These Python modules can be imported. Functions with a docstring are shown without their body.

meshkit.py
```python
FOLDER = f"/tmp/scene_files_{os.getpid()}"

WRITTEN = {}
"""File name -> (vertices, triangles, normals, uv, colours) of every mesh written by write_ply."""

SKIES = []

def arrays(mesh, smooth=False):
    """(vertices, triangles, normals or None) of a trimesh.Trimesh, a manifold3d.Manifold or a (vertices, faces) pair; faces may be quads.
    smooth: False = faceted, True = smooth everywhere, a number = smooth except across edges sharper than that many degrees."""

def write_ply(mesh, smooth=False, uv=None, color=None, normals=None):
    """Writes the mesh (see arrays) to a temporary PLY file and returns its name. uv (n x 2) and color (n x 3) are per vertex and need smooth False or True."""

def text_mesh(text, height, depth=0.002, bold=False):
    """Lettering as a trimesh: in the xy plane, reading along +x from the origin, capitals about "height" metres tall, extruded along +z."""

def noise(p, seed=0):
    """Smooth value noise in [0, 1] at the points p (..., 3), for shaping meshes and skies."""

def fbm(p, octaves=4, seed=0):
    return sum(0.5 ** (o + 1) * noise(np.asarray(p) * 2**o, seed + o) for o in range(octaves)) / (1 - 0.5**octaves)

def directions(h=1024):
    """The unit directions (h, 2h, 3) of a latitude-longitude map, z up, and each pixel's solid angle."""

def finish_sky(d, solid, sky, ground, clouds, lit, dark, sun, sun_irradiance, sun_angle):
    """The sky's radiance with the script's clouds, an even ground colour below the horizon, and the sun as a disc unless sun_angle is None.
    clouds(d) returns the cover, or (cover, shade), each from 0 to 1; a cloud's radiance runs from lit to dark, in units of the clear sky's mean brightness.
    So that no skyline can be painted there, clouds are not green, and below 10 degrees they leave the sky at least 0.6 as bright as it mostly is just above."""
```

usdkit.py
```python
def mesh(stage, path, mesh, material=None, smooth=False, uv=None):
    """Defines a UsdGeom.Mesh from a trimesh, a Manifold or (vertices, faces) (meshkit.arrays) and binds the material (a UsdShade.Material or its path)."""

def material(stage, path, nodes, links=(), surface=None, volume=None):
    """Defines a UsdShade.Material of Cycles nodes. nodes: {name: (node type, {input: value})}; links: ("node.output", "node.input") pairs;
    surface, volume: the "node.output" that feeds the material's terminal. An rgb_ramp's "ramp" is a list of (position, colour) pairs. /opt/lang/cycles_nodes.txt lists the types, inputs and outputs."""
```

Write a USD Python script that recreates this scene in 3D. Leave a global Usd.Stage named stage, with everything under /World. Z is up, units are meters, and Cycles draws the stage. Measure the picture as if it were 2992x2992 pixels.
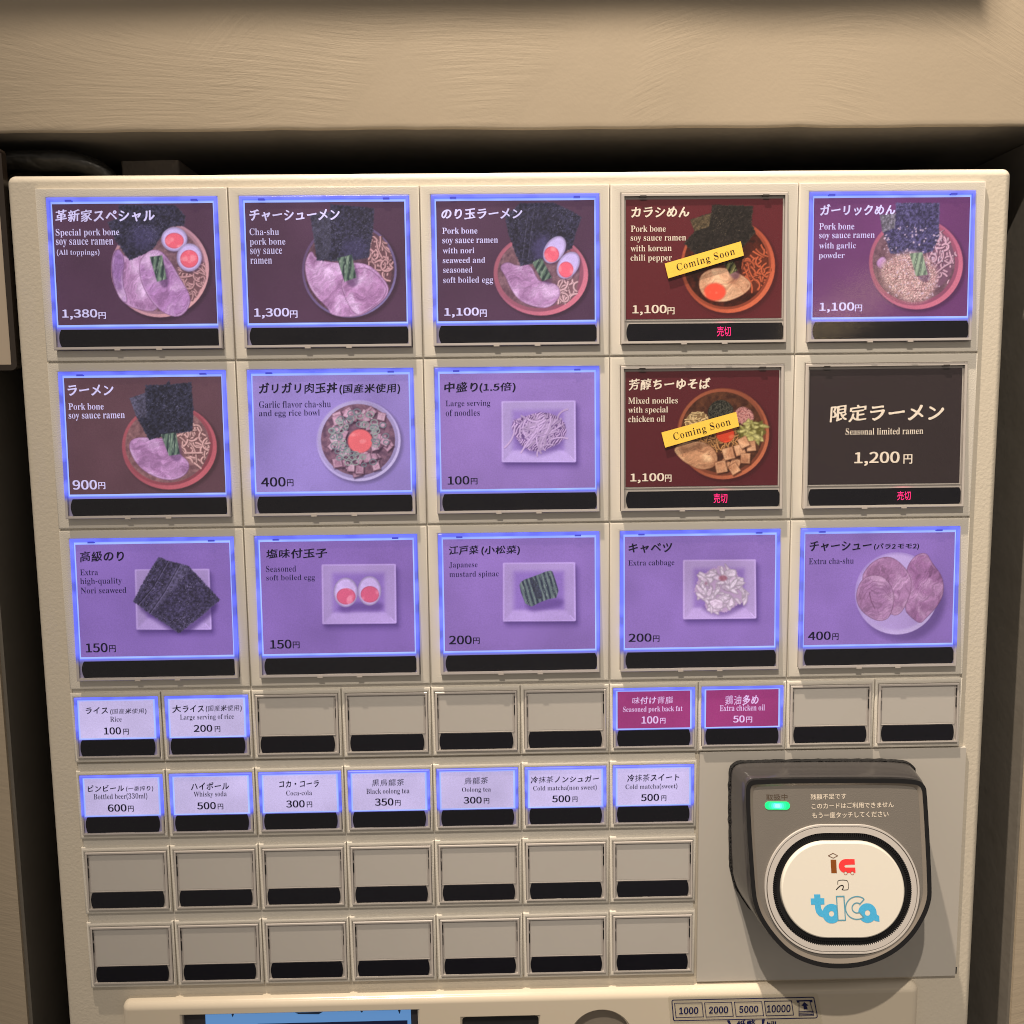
import glob, math, random
import numpy as np, trimesh, shapely, manifold3d as m3
from shapely import affinity
from shapely.geometry import Polygon, LineString, Point, MultiPolygon, box as sbox
from shapely.ops import unary_union
from scipy import ndimage as ndi
from PIL import Image, ImageDraw, ImageFont
from pxr import Usd, UsdGeom, UsdLux, UsdShade, Sdf, Gf, Vt
import usdkit, meshkit

stage = Usd.Stage.CreateInMemory()
UsdGeom.SetStageUpAxis(stage, 'Z')
UsdGeom.SetStageMetersPerUnit(stage, 1.0)
UsdGeom.Xform.Define(stage, '/World')
UsdGeom.Scope.Define(stage, '/World/Looks')
random.seed(7); RNG = np.random.default_rng(7)
Z0 = 1.5                                   # height of the top edge of the upper button row

# ------------------------------------------------------------------ camera
FPX = 2766.0
CAM = np.array([-0.01307, -0.52353, Z0 - 0.11007])
ROT = np.array([[0.99973, -0.0201, -0.0116], [-0.01396, -0.1211, -0.99254], [0.01855, 0.99244, -0.12135]])
_u, _, _v = np.linalg.svd(ROT); ROT = _u @ _v
cam = UsdGeom.Camera.Define(stage, '/World/Camera')
cam.CreateHorizontalApertureAttr(24.0); cam.CreateVerticalApertureAttr(24.0)
cam.CreateFocalLengthAttr(24.0 * FPX / 2992)
cam.CreateClippingRangeAttr((0.02, 100.0))
cam.CreateExposureAttr(0.0)
_m = np.eye(4); _m[0, :3] = ROT[0]; _m[1, :3] = -ROT[1]; _m[2, :3] = -ROT[2]; _m[3, :3] = CAM
cam.AddTransformOp().Set(Gf.Matrix4d(_m.tolist()))

# ------------------------------------------------------------------ lights: two ceiling downlights and the dim warm room
def downlight(name, pos, target, radius, power, color, cone, soft):
    """A ceiling spot lamp aimed at a point."""
    L = UsdLux.SphereLight.Define(stage, '/World/' + name)
    L.CreateRadiusAttr(radius); L.CreateIntensityAttr(power); L.CreateNormalizeAttr(True); L.CreateColorAttr(Gf.Vec3f(*color))
    sh = UsdLux.ShapingAPI.Apply(L.GetPrim()); sh.CreateShapingConeAngleAttr(cone); sh.CreateShapingConeSoftnessAttr(soft)
    p, t = np.array(pos), np.array(target); z = (p - t) / np.linalg.norm(p - t); x = np.cross([0, 1, 0], z); x /= np.linalg.norm(x); y = np.cross(z, x)
    m = np.eye(4); m[0, :3], m[1, :3], m[2, :3], m[3, :3] = x, y, z, p
    L.AddTransformOp().Set(Gf.Matrix4d(m.tolist()))
downlight('ceiling_lamp_near', (-0.30, -0.36, Z0 + 1.50), (0.48, 0.0, Z0 - 0.15), 0.014, 76.0, (1.0, 0.83, 0.65), 31.0, 1.0)
downlight('ceiling_lamp_far', (-0.30, -1.36, Z0 + 1.50), (0.50, 0.0, Z0 - 0.25), 0.014, 42.0, (1.0, 0.87, 0.72), 25.0, 1.0)
dome = UsdLux.DomeLight.Define(stage, '/World/room_light')
dome.CreateIntensityAttr(1.0)
_rm = usdkit.material(stage, '/World/Looks/room_glow', {'b': ('background_shader', {'color': (1.0, 0.88, 0.76), 'strength': 0.30})}, [], surface='b.background')
UsdShade.MaterialBindingAPI.Apply(dome.GetPrim()).Bind(_rm)

# ------------------------------------------------------------------ helpers
def lin(c):
    c = np.asarray(c, float) / 255.0
    return np.where(c <= 0.04045, c / 12.92, ((c + 0.055) / 1.055) ** 2.4)
def ray(px, py):
    d = ROT.T @ np.array([(px - 1496) / FPX, (py - 1496) / FPX, 1.0]); return d
def pt(px, py, a, b=0.0, z0=0.0):
    """Where the line of sight through a pixel of the photograph meets the plane y = a + b (z - z0)."""
    d = ray(px, py); t = (a + b * (CAM[2] - z0) - CAM[1]) / (d[1] - b * d[2]); return CAM + t * d
USED = {}
def newpath(name, parent=None):
    base = (str(parent.GetPath()) if parent is not None else '/World')
    n = USED.get((base, name), 0); USED[(base, name)] = n + 1
    return base + '/' + name + ('' if n == 0 else '_%03d' % n)
def tag(p, label=None, cat=None, group=None, kind=None):
    for k, v in (('label', label), ('category', cat), ('group', group), ('kind', kind)):
        if v: p.SetCustomDataByKey(k, v)
    return p
def xf(name, loc=(0, 0, 0), parent=None):
    x = UsdGeom.Xform.Define(stage, newpath(name, parent)); x.AddTranslateOp().Set(Gf.Vec3d(*map(float, loc)))
    return x.GetPrim()
ORIGIN = {}
def obj(name, mesh, mat, parent=None, smooth=False, tint=None, origin=None):
    """One Mesh prim. World coordinates in; moved to the parent's origin."""
    p = newpath(name, parent)
    v, f, nrm = meshkit.arrays(mesh, smooth)
    o = np.zeros(3)
    if parent is not None: o = ORIGIN.get(str(parent.GetPath()), o)
    m = usdkit.mesh(stage, p, (v - o, f), mat, smooth=False)
    if nrm is not None:
        m.CreateNormalsAttr(Vt.Vec3fArray.FromNumpy(nrm.astype(np.float32))); m.SetNormalsInterpolation('vertex')
    if tint is not None:
        tint = np.asarray(tint, np.float32)
        if tint.ndim == 1: tint = np.tile(tint, (len(v), 1))
        UsdGeom.PrimvarsAPI(m).CreatePrimvar('tint', Sdf.ValueTypeNames.Color3fArray, 'vertex').Set(Vt.Vec3fArray.FromNumpy(np.ascontiguousarray(tint)))
    pr = m.GetPrim(); ORIGIN[p] = o
    return pr
def thing(name, loc, label, cat, group=None):
    x = xf(name, loc); ORIGIN[str(x.GetPath())] = np.asarray(loc, float)
    return tag(x, label, cat, group)
def bx(x0, x1, y0, y1, z0, z1):
    b = trimesh.creation.box([x1 - x0, y1 - y0, z1 - z0]); b.apply_translation([(x0 + x1) / 2, (y0 + y1) / 2, (z0 + z1) / 2]); return b
def rbox(x0, x1, y0, y1, z0, z1, r, seg=12):
    """Box with rounded edges (hull of spheres) as a Manifold."""
    s = m3.Manifold.sphere(r, seg)
    return m3.Manifold.batch_hull([s.translate([x, y, z]) for x in (x0 + r, x1 - r) for y in (y0 + r, y1 - r) for z in (z0 + r, z1 - r)])
def tri(geom):
    V, F, n = [], [], 0
    for g in (geom.geoms if hasattr(geom, 'geoms') else [geom]):
        if g.geom_type != 'Polygon' or g.is_empty or g.area < 1e-12: continue
        v, f = trimesh.creation.triangulate_polygon(g, engine='earcut')
        V.append(v); F.append(f + n); n += len(v)
    return np.vstack(V), np.vstack(F)
def flip_to_front(P, F):
    """Faces wound so that they look towards the viewer's side (-y)."""
    a = np.cross(P[F[:, 1]] - P[F[:, 0]], P[F[:, 2]] - P[F[:, 0]])[:, 1]
    F = F.copy(); w = a > 0; F[w] = F[w][:, ::-1]; return F
def sheet(geom, to_world):
    v, f = tri(geom); P = to_world(v); return P, flip_to_front(P, f)
def slab(geom, to_front, to_back):
    """Solid between two mappings of a flat outline."""
    V, F, n = [], [], 0
    for g in (geom.geoms if hasattr(geom, 'geoms') else [geom]):
        v, f = trimesh.creation.triangulate_polygon(g, engine='earcut')
        A, B = to_front(v), to_back(v); k = len(v)
        V += [A, B]; F += [f + n, f[:, ::-1] + n + k]; n += 2 * k
        for ring in [g.exterior] + list(g.interiors):
            c = np.asarray(ring.coords)[:-1]; k = len(c)
            A, B = to_front(c), to_back(c); V += [A, B]; i = np.arange(k); j = (i + 1) % k
            F += [np.stack([i, i + k, j], 1) + n, np.stack([j, i + k, j + k], 1) + n]; n += 2 * k
    m = trimesh.Trimesh(np.vstack(V), np.vstack(F), process=False)
    m.merge_vertices(); m.fix_normals(); return m
def chaikin(p, n=2):
    p = np.asarray(p, float)
    for _ in range(n):
        q = np.roll(p, -1, 0); p = np.stack([0.75 * p + 0.25 * q, 0.25 * p + 0.75 * q], 1).reshape(-1, 2)
    return p

# ------------------------------------------------------------------ materials
def M(name, nodes, links, surface): return usdkit.material(stage, '/World/Looks/' + name, nodes, links, surface=surface)
def plastic(name, col, rough=0.4, bump=0.0, scale=900.0, var=0.04, spec=0.5, metal=0.0, coat=0.0):
    nodes = {'g': ('geometry', {}), 'n': ('noise_texture', {'scale': 14.0, 'detail': 5.0}), 'm': ('mix_color', {'a': tuple(np.array(col) * (1 - var)), 'b': tuple(np.array(col) * (1 + var))}),
             'p': ('principled_bsdf', {'roughness': rough, 'specular_ior_level': spec, 'metallic': metal, 'coat_weight': coat}),
             'rn': ('noise_texture', {'scale': 60.0, 'detail': 4.0}), 'rr': ('map_range', {'from_min': 0.3, 'from_max': 0.7, 'to_min': rough * 0.8, 'to_max': min(1, rough * 1.25)})}
    links = [('g.position', 'n.vector'), ('n.fac', 'm.fac'), ('m.result', 'p.base_color'), ('g.position', 'rn.vector'), ('rn.fac', 'rr.value'), ('rr.result', 'p.roughness')]
    if bump:
        nodes['bn'] = ('noise_texture', {'scale': scale, 'detail': 2.0}); nodes['b'] = ('bump', {'strength': 1.0, 'distance': bump})
        links += [('g.position', 'bn.vector'), ('bn.fac', 'b.height'), ('b.normal', 'p.normal')]
    return M(name, nodes, links, 'p.BSDF')
BODY = plastic('textured_beige_paint', (0.64, 0.585, 0.49), 0.45, bump=0.00014, scale=620.0, var=0.03)
HOUS = plastic('smooth_beige_plastic', (0.68, 0.645, 0.58), 0.26, bump=0.00015, scale=1500, var=0.02)
PANEL = plastic('glossy_ivory_plastic', (0.66, 0.59, 0.48), 0.16, var=0.02)
PLATE = plastic('grey_beige_plate', (0.52, 0.495, 0.455), 0.32, var=0.03)
BLACK = plastic('black_key_plastic', (0.0065, 0.0065, 0.0115), 0.35, var=0.1, spec=0.2)
BLANK = plastic('blank_diffuser', (0.58, 0.555, 0.525), 0.40, var=0.04)
CABIN = plastic('black_cabinet_paint', (0.02, 0.018, 0.017), 0.35, var=0.1)
DARKHOLE = plastic('dark_slot_plastic', (0.03, 0.03, 0.032), 0.3)
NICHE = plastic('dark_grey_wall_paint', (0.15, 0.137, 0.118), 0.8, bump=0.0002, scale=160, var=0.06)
def attr_mat(name, base, rough, emit, noise_amp=0.0, lit_mix=1.0, spec=0.5):
    """Printed or moulded stuff whose colour is the mesh's own 'tint'; emit: how strongly its backlight shows."""
    nodes = {'a': ('attribute', {'attribute': 'tint'}), 'p': ('principled_bsdf', {'roughness': rough, 'emission_strength': emit, 'specular_ior_level': spec}),
             'g': ('geometry', {}), 'n': ('noise_texture', {'scale': 28.0, 'detail': 2.0}), 'n2': ('noise_texture', {'scale': 1500.0, 'detail': 1.0}),
             'r': ('map_range', {'from_min': 0.3, 'from_max': 0.7, 'to_min': 1 - noise_amp, 'to_max': 1 + noise_amp}),
             'r2': ('map_range', {'from_min': 0.3, 'from_max': 0.7, 'to_min': 0.94, 'to_max': 1.06}),
             'k': ('math', {'math_type': 'multiply'}), 's': ('vector_math', {'math_type': 'scale'})}
    links = [('g.position', 'n.vector'), ('n.fac', 'r.value'), ('g.position', 'n2.vector'), ('n2.fac', 'r2.value'), ('r.result', 'k.value1'), ('r2.result', 'k.value2'), ('a.color', 's.vector1'), ('k.value', 's.scale')]
    if base is None:
        nodes['s2'] = ('vector_math', {'math_type': 'scale', 'scale': lit_mix}); links += [('s.vector', 's2.vector1'), ('s2.vector', 'p.base_color')]
    else: nodes['p'][1]['base_color'] = base
    if emit: links.append(('s.vector', 'p.emission_color'))
    return M(name, nodes, links, 'p.BSDF')
PRINT = attr_mat('paper_print', None, 0.45, 0.0, 0.03, 1.25, 0.3)
BACKLIT = attr_mat('backlit_print', None, 0.5, 0.80, 0.13, 0.35, 0.3)
GUIDE_LIT = M('lit_light_guide', {'a': ('attribute', {'attribute': 'tint'}), 'bw': ('rgb_to_bw', {}), 'mr': ('map_range', {'from_min': 0.0, 'from_max': 0.10, 'to_min': 0.0, 'to_max': 1.0, 'clamp': True}),
    'm': ('mix_color', {'a': (0.46, 0.43, 0.43), 'b': (0.10, 0.105, 0.16)}), 'p': ('principled_bsdf', {'roughness': 0.18, 'emission_strength': 1.0})},
    [('a.color', 'bw.color'), ('bw.val', 'mr.value'), ('mr.result', 'm.fac'), ('m.result', 'p.base_color'), ('a.color', 'p.emission_color')], 'p.BSDF')
GUIDE = attr_mat('clear_light_guide', (0.50, 0.465, 0.44), 0.18, 1.0, 0.10)
LEDMAT = attr_mat('lit_led', None, 0.3, 1.6, 0.0, 0.2)
def clear_mat(name, f0, f90, rough, tintc):
    """Thin clear sheet: transparent with a Schlick reflection that is the same from both sides, so lamps shine through."""
    return M(name, {'lw': ('layer_weight', {'blend': 0.5}), 'pw': ('math', {'math_type': 'power', 'value2': 5.0}), 'ma': ('math', {'math_type': 'multiply_add', 'value2': f90, 'value3': f0}),
                    't': ('transparent_bsdf', {'color': tintc}), 'gl': ('glossy_bsdf', {'color': (1, 1, 1), 'roughness': rough}), 'm': ('mix_closure', {})},
             [('lw.facing', 'pw.value1'), ('pw.value', 'ma.value1'), ('ma.value', 'm.fac'), ('t.BSDF', 'm.closure1'), ('gl.BSDF', 'm.closure2')], 'm.closure')
PANE = clear_mat('clear_acrylic', 0.016, 0.45, 0.10, (0.985, 0.985, 0.985))
def plaster():
    nodes = {'g': ('geometry', {}), 'b': ('bump', {'strength': 1.0, 'distance': 0.00024}),
             'gr': ('noise_texture', {'scale': 520.0, 'detail': 3.0}), 'gs': ('math', {'math_type': 'multiply', 'value2': 0.22}),
             'lo': ('noise_texture', {'scale': 22.0, 'detail': 4.0}), 'los': ('math', {'math_type': 'multiply', 'value2': 1.4}), 's0': ('math', {'math_type': 'add'}),
             'cn': ('noise_texture', {'scale': 9.0, 'detail': 5.0}), 'c': ('mix_color', {'a': (0.385, 0.322, 0.24), 'b': (0.435, 0.367, 0.278)}),
             'vo': ('voronoi_texture', {'scale': 13.0}), 'vr': ('map_range', {'from_min': 0.010, 'from_max': 0.020, 'to_min': 1.0, 'to_max': 0.0, 'clamp': True}), 'c2': ('mix_color', {'b': (0.10, 0.06, 0.03)}),
             'p': ('principled_bsdf', {'roughness': 0.6, 'specular_ior_level': 0.3})}
    links = [('g.position', 'gr.vector'), ('gr.fac', 'gs.value1'), ('g.position', 'lo.vector'), ('lo.fac', 'los.value1'), ('gs.value', 's0.value1'), ('los.value', 's0.value2')]
    prev = 's0.value'
    for k, (wscale, amp, rot, sc, lo, hi, seed) in enumerate([(5.0, 0.16, 0.10, 260.0, 0.50, 0.60, (0, 0, 0)), (6.5, 0.20, -0.35, 330.0, 0.53, 0.62, (3, 1, 2)), (4.0, 0.22, 0.40, 300.0, 0.55, 0.63, (7, 5, 1))]):
        w, sw, ad, mp, st, mk, mr, mu, sm = ('%s%d' % (n, k) for n in ('w', 'sw', 'ad', 'mp', 'st', 'mk', 'mr', 'mu', 'sm'))
        nodes.update({w: ('noise_texture', {'scale': wscale, 'detail': 0.5}), sw: ('vector_math', {'math_type': 'multiply', 'vector2': (0.0, 0.0, amp)}), ad: ('vector_math', {'math_type': 'add'}),
                      mp: ('mapping', {'rotation': (0.0, rot, 0.0), 'scale': (20.0, 20.0, sc), 'location': seed}), st: ('noise_texture', {'scale': 1.0, 'detail': 5.0, 'roughness': 0.65}),
                      mk: ('noise_texture', {'scale': 8.5, 'detail': 1.0, 'w': 1.0}), mr: ('map_range', {'from_min': lo, 'from_max': hi, 'to_min': 0.0, 'to_max': 1.0, 'clamp': True}), mu: ('math', {'math_type': 'multiply'}), sm: ('math', {'math_type': 'add'}),
                      'mo%d' % k: ('vector_math', {'math_type': 'add', 'vector2': tuple(1.7 * v for v in seed)})})
        links += [('g.position', w + '.vector'), (w + '.color', sw + '.vector1'), ('g.position', ad + '.vector1'), (sw + '.vector', ad + '.vector2'), (ad + '.vector', mp + '.vector'), (mp + '.vector', st + '.vector'),
                  ('g.position', 'mo%d.vector1' % k), ('mo%d.vector' % k, mk + '.vector'), (mk + '.fac', mr + '.value'), (st + '.fac', mu + '.value1'), (mr + '.result', mu + '.value2'), (prev, sm + '.value1'), (mu + '.value', sm + '.value2')]
        prev = sm + '.value'
    links += [(prev, 'b.height'), ('b.normal', 'p.normal'), ('g.position', 'cn.vector'), ('cn.fac', 'c.fac'), ('g.position', 'vo.vector'), ('vo.distance', 'vr.value'), ('c.result', 'c2.a'), ('vr.result', 'c2.fac'), ('c2.result', 'p.base_color')]
    return M('brushed_plaster', nodes, links, 'p.BSDF')
PLASTER = plaster()

# ------------------------------------------------------------------ lettering
FD = glob.glob('/opt/blender-*/*/datafiles/fonts/')[0]
FONTS = {k: ImageFont.truetype(FD + f, 96) for k, f in (('cjk', 'Noto Sans CJK Regular.woff2'), ('math', 'NotoSansMath-Regular.woff2'), ('inter', 'Inter.woff2'))}
def _nib(a, b, ang):
    yy, xx = np.mgrid[-8:9, -8:9]; t = math.radians(ang)
    return ((xx * math.cos(t) + yy * math.sin(t)) / a) ** 2 + ((-xx * math.sin(t) + yy * math.cos(t)) / b) ** 2 <= 1
def thin(m):
    """Zhang-Suen skeleton of a bitmap."""
    m = np.pad(m, 1).astype(np.uint8)
    while True:
        gone = 0
        for step in (0, 1):
            p = [np.roll(m, sh, (0, 1)) for sh in ((1, 0), (1, -1), (0, -1), (-1, -1), (-1, 0), (-1, 1), (0, 1), (1, 1))]
            b = sum(x.astype(int) for x in p); a = sum(((p[i] == 0) & (p[(i + 1) % 8] == 1)).astype(int) for i in range(8))
            c = (p[0] * p[2] * p[4] == 0) & (p[2] * p[4] * p[6] == 0) if step == 0 else (p[0] * p[2] * p[6] == 0) & (p[0] * p[4] * p[6] == 0)
            kill = (m == 1) & (b >= 2) & (b <= 6) & (a == 1) & c; gone += kill.sum(); m = m * ~kill
        if not gone: return m[1:-1, 1:-1].astype(bool)
def brush_ends(m, a, b):
    """Adds the pressed starts and stops of a brush at the stroke ends."""
    sk = thin(m); n = ndi.convolve(sk.astype(int), np.ones((3, 3), int), mode='constant') - 1
    ends = np.argwhere(sk & (n == 1)); out = m.copy(); h, w = m.shape
    yy, xx = np.mgrid[0:h, 0:w]; t = math.radians(42)
    for y, x in ends:
        u, v = (xx - x) * math.cos(t) + (yy - y) * math.sin(t), -(xx - x) * math.sin(t) + (yy - y) * math.cos(t)
        out |= (u / a) ** 2 + (v / b) ** 2 <= 1
    return out
GCACHE = {}
def glyph(ch, style):
    """(outline in units of the em, advance) of one character."""
    if (ch, style) in GCACHE: return GCACHE[(ch, style)]
    c, font = ch, FONTS['cjk']
    if style == 'serif':
        o = ord(ch)
        if ch.islower(): c = chr(0x1d41a + o - 97)
        elif ch.isupper(): c = chr(0x1d400 + o - 65)
        elif ch.isdigit(): c = chr(0x1d7ce + o - 48)
        font = FONTS['math']
    elif style == 'inter': font = FONTS['inter']
    adv = font.getlength(c)
    x0, y0, x1, y1 = font.getbbox(c, anchor='ls')
    if ch == ' ' or x1 <= x0:
        GCACHE[(ch, style)] = (None, adv / 96 * (0.55 if style != 'serif' else 1.0)); return GCACHE[(ch, style)]
    P = 10
    im = Image.new('L', (x1 - x0 + 2 * P, y1 - y0 + 2 * P)); ImageDraw.Draw(im).text((P - x0, P - y0), c, 255, font, anchor='ls')
    m = np.asarray(im) > 127
    if style == 'brush_small':
        m = ndi.binary_dilation(m, _nib(3.4, 1.3, 38) if m.sum() / m.size < 0.2 else _nib(1.0, 0.9, 38))
    elif style == 'brush':
        dense = m.sum() / m.size
        m = ndi.binary_dilation(m, _nib(2.6, 1.0, 38) if dense > 0.2 else _nib(4.2, 1.2, 40))
        m = brush_ends(m, 8.0 if dense <= 0.2 else 5.5, 4.4 if dense <= 0.2 else 3.0)
        m = ndi.gaussian_filter(m.astype(float), 1.5) > 0.46
    elif style == 'price':
        m = ndi.binary_dilation(m, _nib(3.0, 1.4, 10)); m = ndi.gaussian_filter(m.astype(float), 1.5) > 0.48
    elif style == 'inter':
        m = ndi.binary_dilation(m, _nib(3.0, 2.0, 0))
    elif style == 'serif':
        k = np.ones((1, 9), bool); thick = ndi.binary_opening(m, k); m = ndi.binary_erosion(m, np.ones((1, 4), bool)) | (m & ~thick)
        if ch in '()-': m = ndi.binary_dilation(m, _nib(1.5, 1.2, 0))
    on = np.pad(m, ((0, 0), (1, 1))).astype(np.int8)
    rows, s = np.nonzero(np.diff(on, axis=1) == 1); e = np.nonzero(np.diff(on, axis=1) == -1)[1]
    g = shapely.union_all(shapely.box(s, -rows - 1.0, e, -rows)).buffer(0.8).buffer(-0.8).simplify(0.6)
    g = affinity.affine_transform(g, [1 / 96, 0, 0, 1 / 96, (x0 - P) / 96, (P - y0) / 96])
    if style in ('brush', 'brush_small'): g = affinity.affine_transform(g, [0.97, 0.05, 0.15, 1, 0, -0.06])
    GCACHE[(ch, style)] = (g, adv / 96)
    return GCACHE[(ch, style)]
def text_geom(s, style, track=0.0):
    x, out = 0.0, []
    for ch in s:
        g, a = glyph(ch, style)
        if g is not None: out.append(affinity.translate(g, x, 0))
        x += a + track
    return unary_union(out)
def fit(g, u0, v0, u1, v1):
    """Moves and scales lettering so that its ink fills the box (v upwards)."""
    a, b, c, d = g.bounds
    return affinity.affine_transform(g, [(u1 - u0) / (c - a), 0, 0, (v1 - v0) / (d - b), u0 - a * (u1 - u0) / (c - a), v0 - b * (v1 - v0) / (d - b)])

# ------------------------------------------------------------------ the setting: plastered recess
YW = 0.0
ztop = Z0 + 0.0305
def plaster_beam():
    nx, nz = 240, 16
    xs = np.linspace(-1.1, 1.1, nx); V = []
    wob = 0.0013 * (meshkit.fbm(np.stack([xs * 40, xs * 0, xs * 0], 1), 4, 3) - 0.5) + 0.0016 * (meshkit.noise(np.stack([xs * 9, xs * 0, xs * 0], 1), 9) - 0.5)
    prof = [(0.45, 0.0), (0.006, 0.0), (0.0012, 0.0002), (0.0004, 0.0007), (0.0001, 0.0016), (0.0, 0.004)] + [(0.0, h) for h in (0.02, 0.05, 0.10, 0.18, 0.30, 0.55)]
    for y, h in prof:
        n = 0.0012 * (meshkit.noise(np.stack([xs * 14, xs * 0 + h * 30, xs * 0], 1), 5) - 0.5) if y < 0.01 else 0
        V.append(np.stack([xs, YW + y + n + 0 * xs, ztop + h + wob * (h < 0.004) + 0 * xs], 1))
    k = len(prof); V = np.vstack(V); i = np.arange(nx - 1)
    F = np.vstack([np.stack([a * nx + i, a * nx + i + 1, (a + 1) * nx + i + 1, (a + 1) * nx + i], 1) for a in range(k - 1)])
    return V, F
P = plaster_beam()
# dark underside and plastered face are two pieces that meet at the edge
fsoff = P[1][: 239 * 2]; fface = P[1][239 * 2:]
tag(obj('upper_wall', (P[0], fface), PLASTER, smooth=60), 'cream plastered wall band with brush strokes above the ticket machine', 'wall', kind='structure')
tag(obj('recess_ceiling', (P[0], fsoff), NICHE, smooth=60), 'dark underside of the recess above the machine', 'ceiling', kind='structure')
tag(obj('side_wall', bx(-1.1, -0.2925, YW, YW + 0.45, 0.0, ztop - 0.0003), PLASTER), 'cream plastered wall to the left of the machine', 'wall', kind='structure')
tag(obj('side_wall', bx(0.2942, 1.1, YW, YW + 0.45, 0.0, ztop - 0.0003), PLASTER), 'cream plastered wall to the right of the machine', 'wall', kind='structure')
lin_l = bx(-0.2925, -0.2905, YW + 0.002, YW + 0.45, 0.0, ztop - 0.001); lin_r = bx(0.2925, 0.2942, YW + 0.002, YW + 0.45, 0.0, ztop - 0.001)
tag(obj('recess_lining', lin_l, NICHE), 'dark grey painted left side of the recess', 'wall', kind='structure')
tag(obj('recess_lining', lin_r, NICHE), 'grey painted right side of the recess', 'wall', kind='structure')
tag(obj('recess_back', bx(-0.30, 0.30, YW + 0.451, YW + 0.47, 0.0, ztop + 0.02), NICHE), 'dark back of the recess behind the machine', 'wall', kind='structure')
tag(obj('floor', bx(-1.6, 1.6, -2.2, 0.48, -0.05, -0.001), NICHE), 'dark floor below the machine', 'floor', kind='structure')
tag(obj('added_light_blocker', bx(-1.1, 0.048, -0.508, -0.50, Z0 + 0.612, Z0 + 1.3), PLASTER), 'plastered valance added unseen in front of the machine to keep lamp light off the wall top', 'blocker', kind='structure')  # unseen panel, added only to block the far lamp above the machine
tag(obj('ceiling_ledge', bx(-1.1, 0.17, -0.052, -0.0005, Z0 + 0.29, Z0 + 0.36), PLASTER), 'plastered ledge high on the wall above the machine', 'ledge', kind='structure')

# ------------------------------------------------------------------ ticket machine: cabinet and front
TM = thing('ticket_machine', (0, 0, 0), 'beige food ticket vending machine with rows of lit picture buttons', 'ticket machine')
YB = -0.0075
bl = pt(17, 505, YB); br_ = pt(2955, 485, YB)
XL, XR, ZT = -0.2657, 0.2652, Z0 + 0.0075
front = rbox(XL, XR, YB, 0.035, 0.30, ZT, 0.0042, 20)
obj('front_panel', front, BODY, TM, smooth=50)
obj('cabinet', bx(XL + 0.004, XR + 0.001, 0.0352, 0.40, 0.02, Z0 + 0.0125), CABIN, TM)
obj('cabinet_lip', bx(XL + 0.06, XR + 0.0015, 0.012, 0.0351, ZT + 0.0001, ZT + 0.0035), CABIN, TM)
YH = -0.010
YS = -0.0083
rowL = [Z0, Z0 - 0.0898, Z0 - 0.1797]
rowS = [Z0 - 0.2708, Z0 - 0.3159, Z0 - 0.3610, Z0 - 0.4062]
obj('key_plate', bx(-0.2488, 0.2488, YS, 0.001, rowS[0] - 0.0405, Z0 - 0.001), HOUS, TM)
obj('key_plate', bx(-0.2488, 0.0990, YS, 0.001, rowS[3] - 0.0385, rowS[0] - 0.0412), HOUS, TM)

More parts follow.
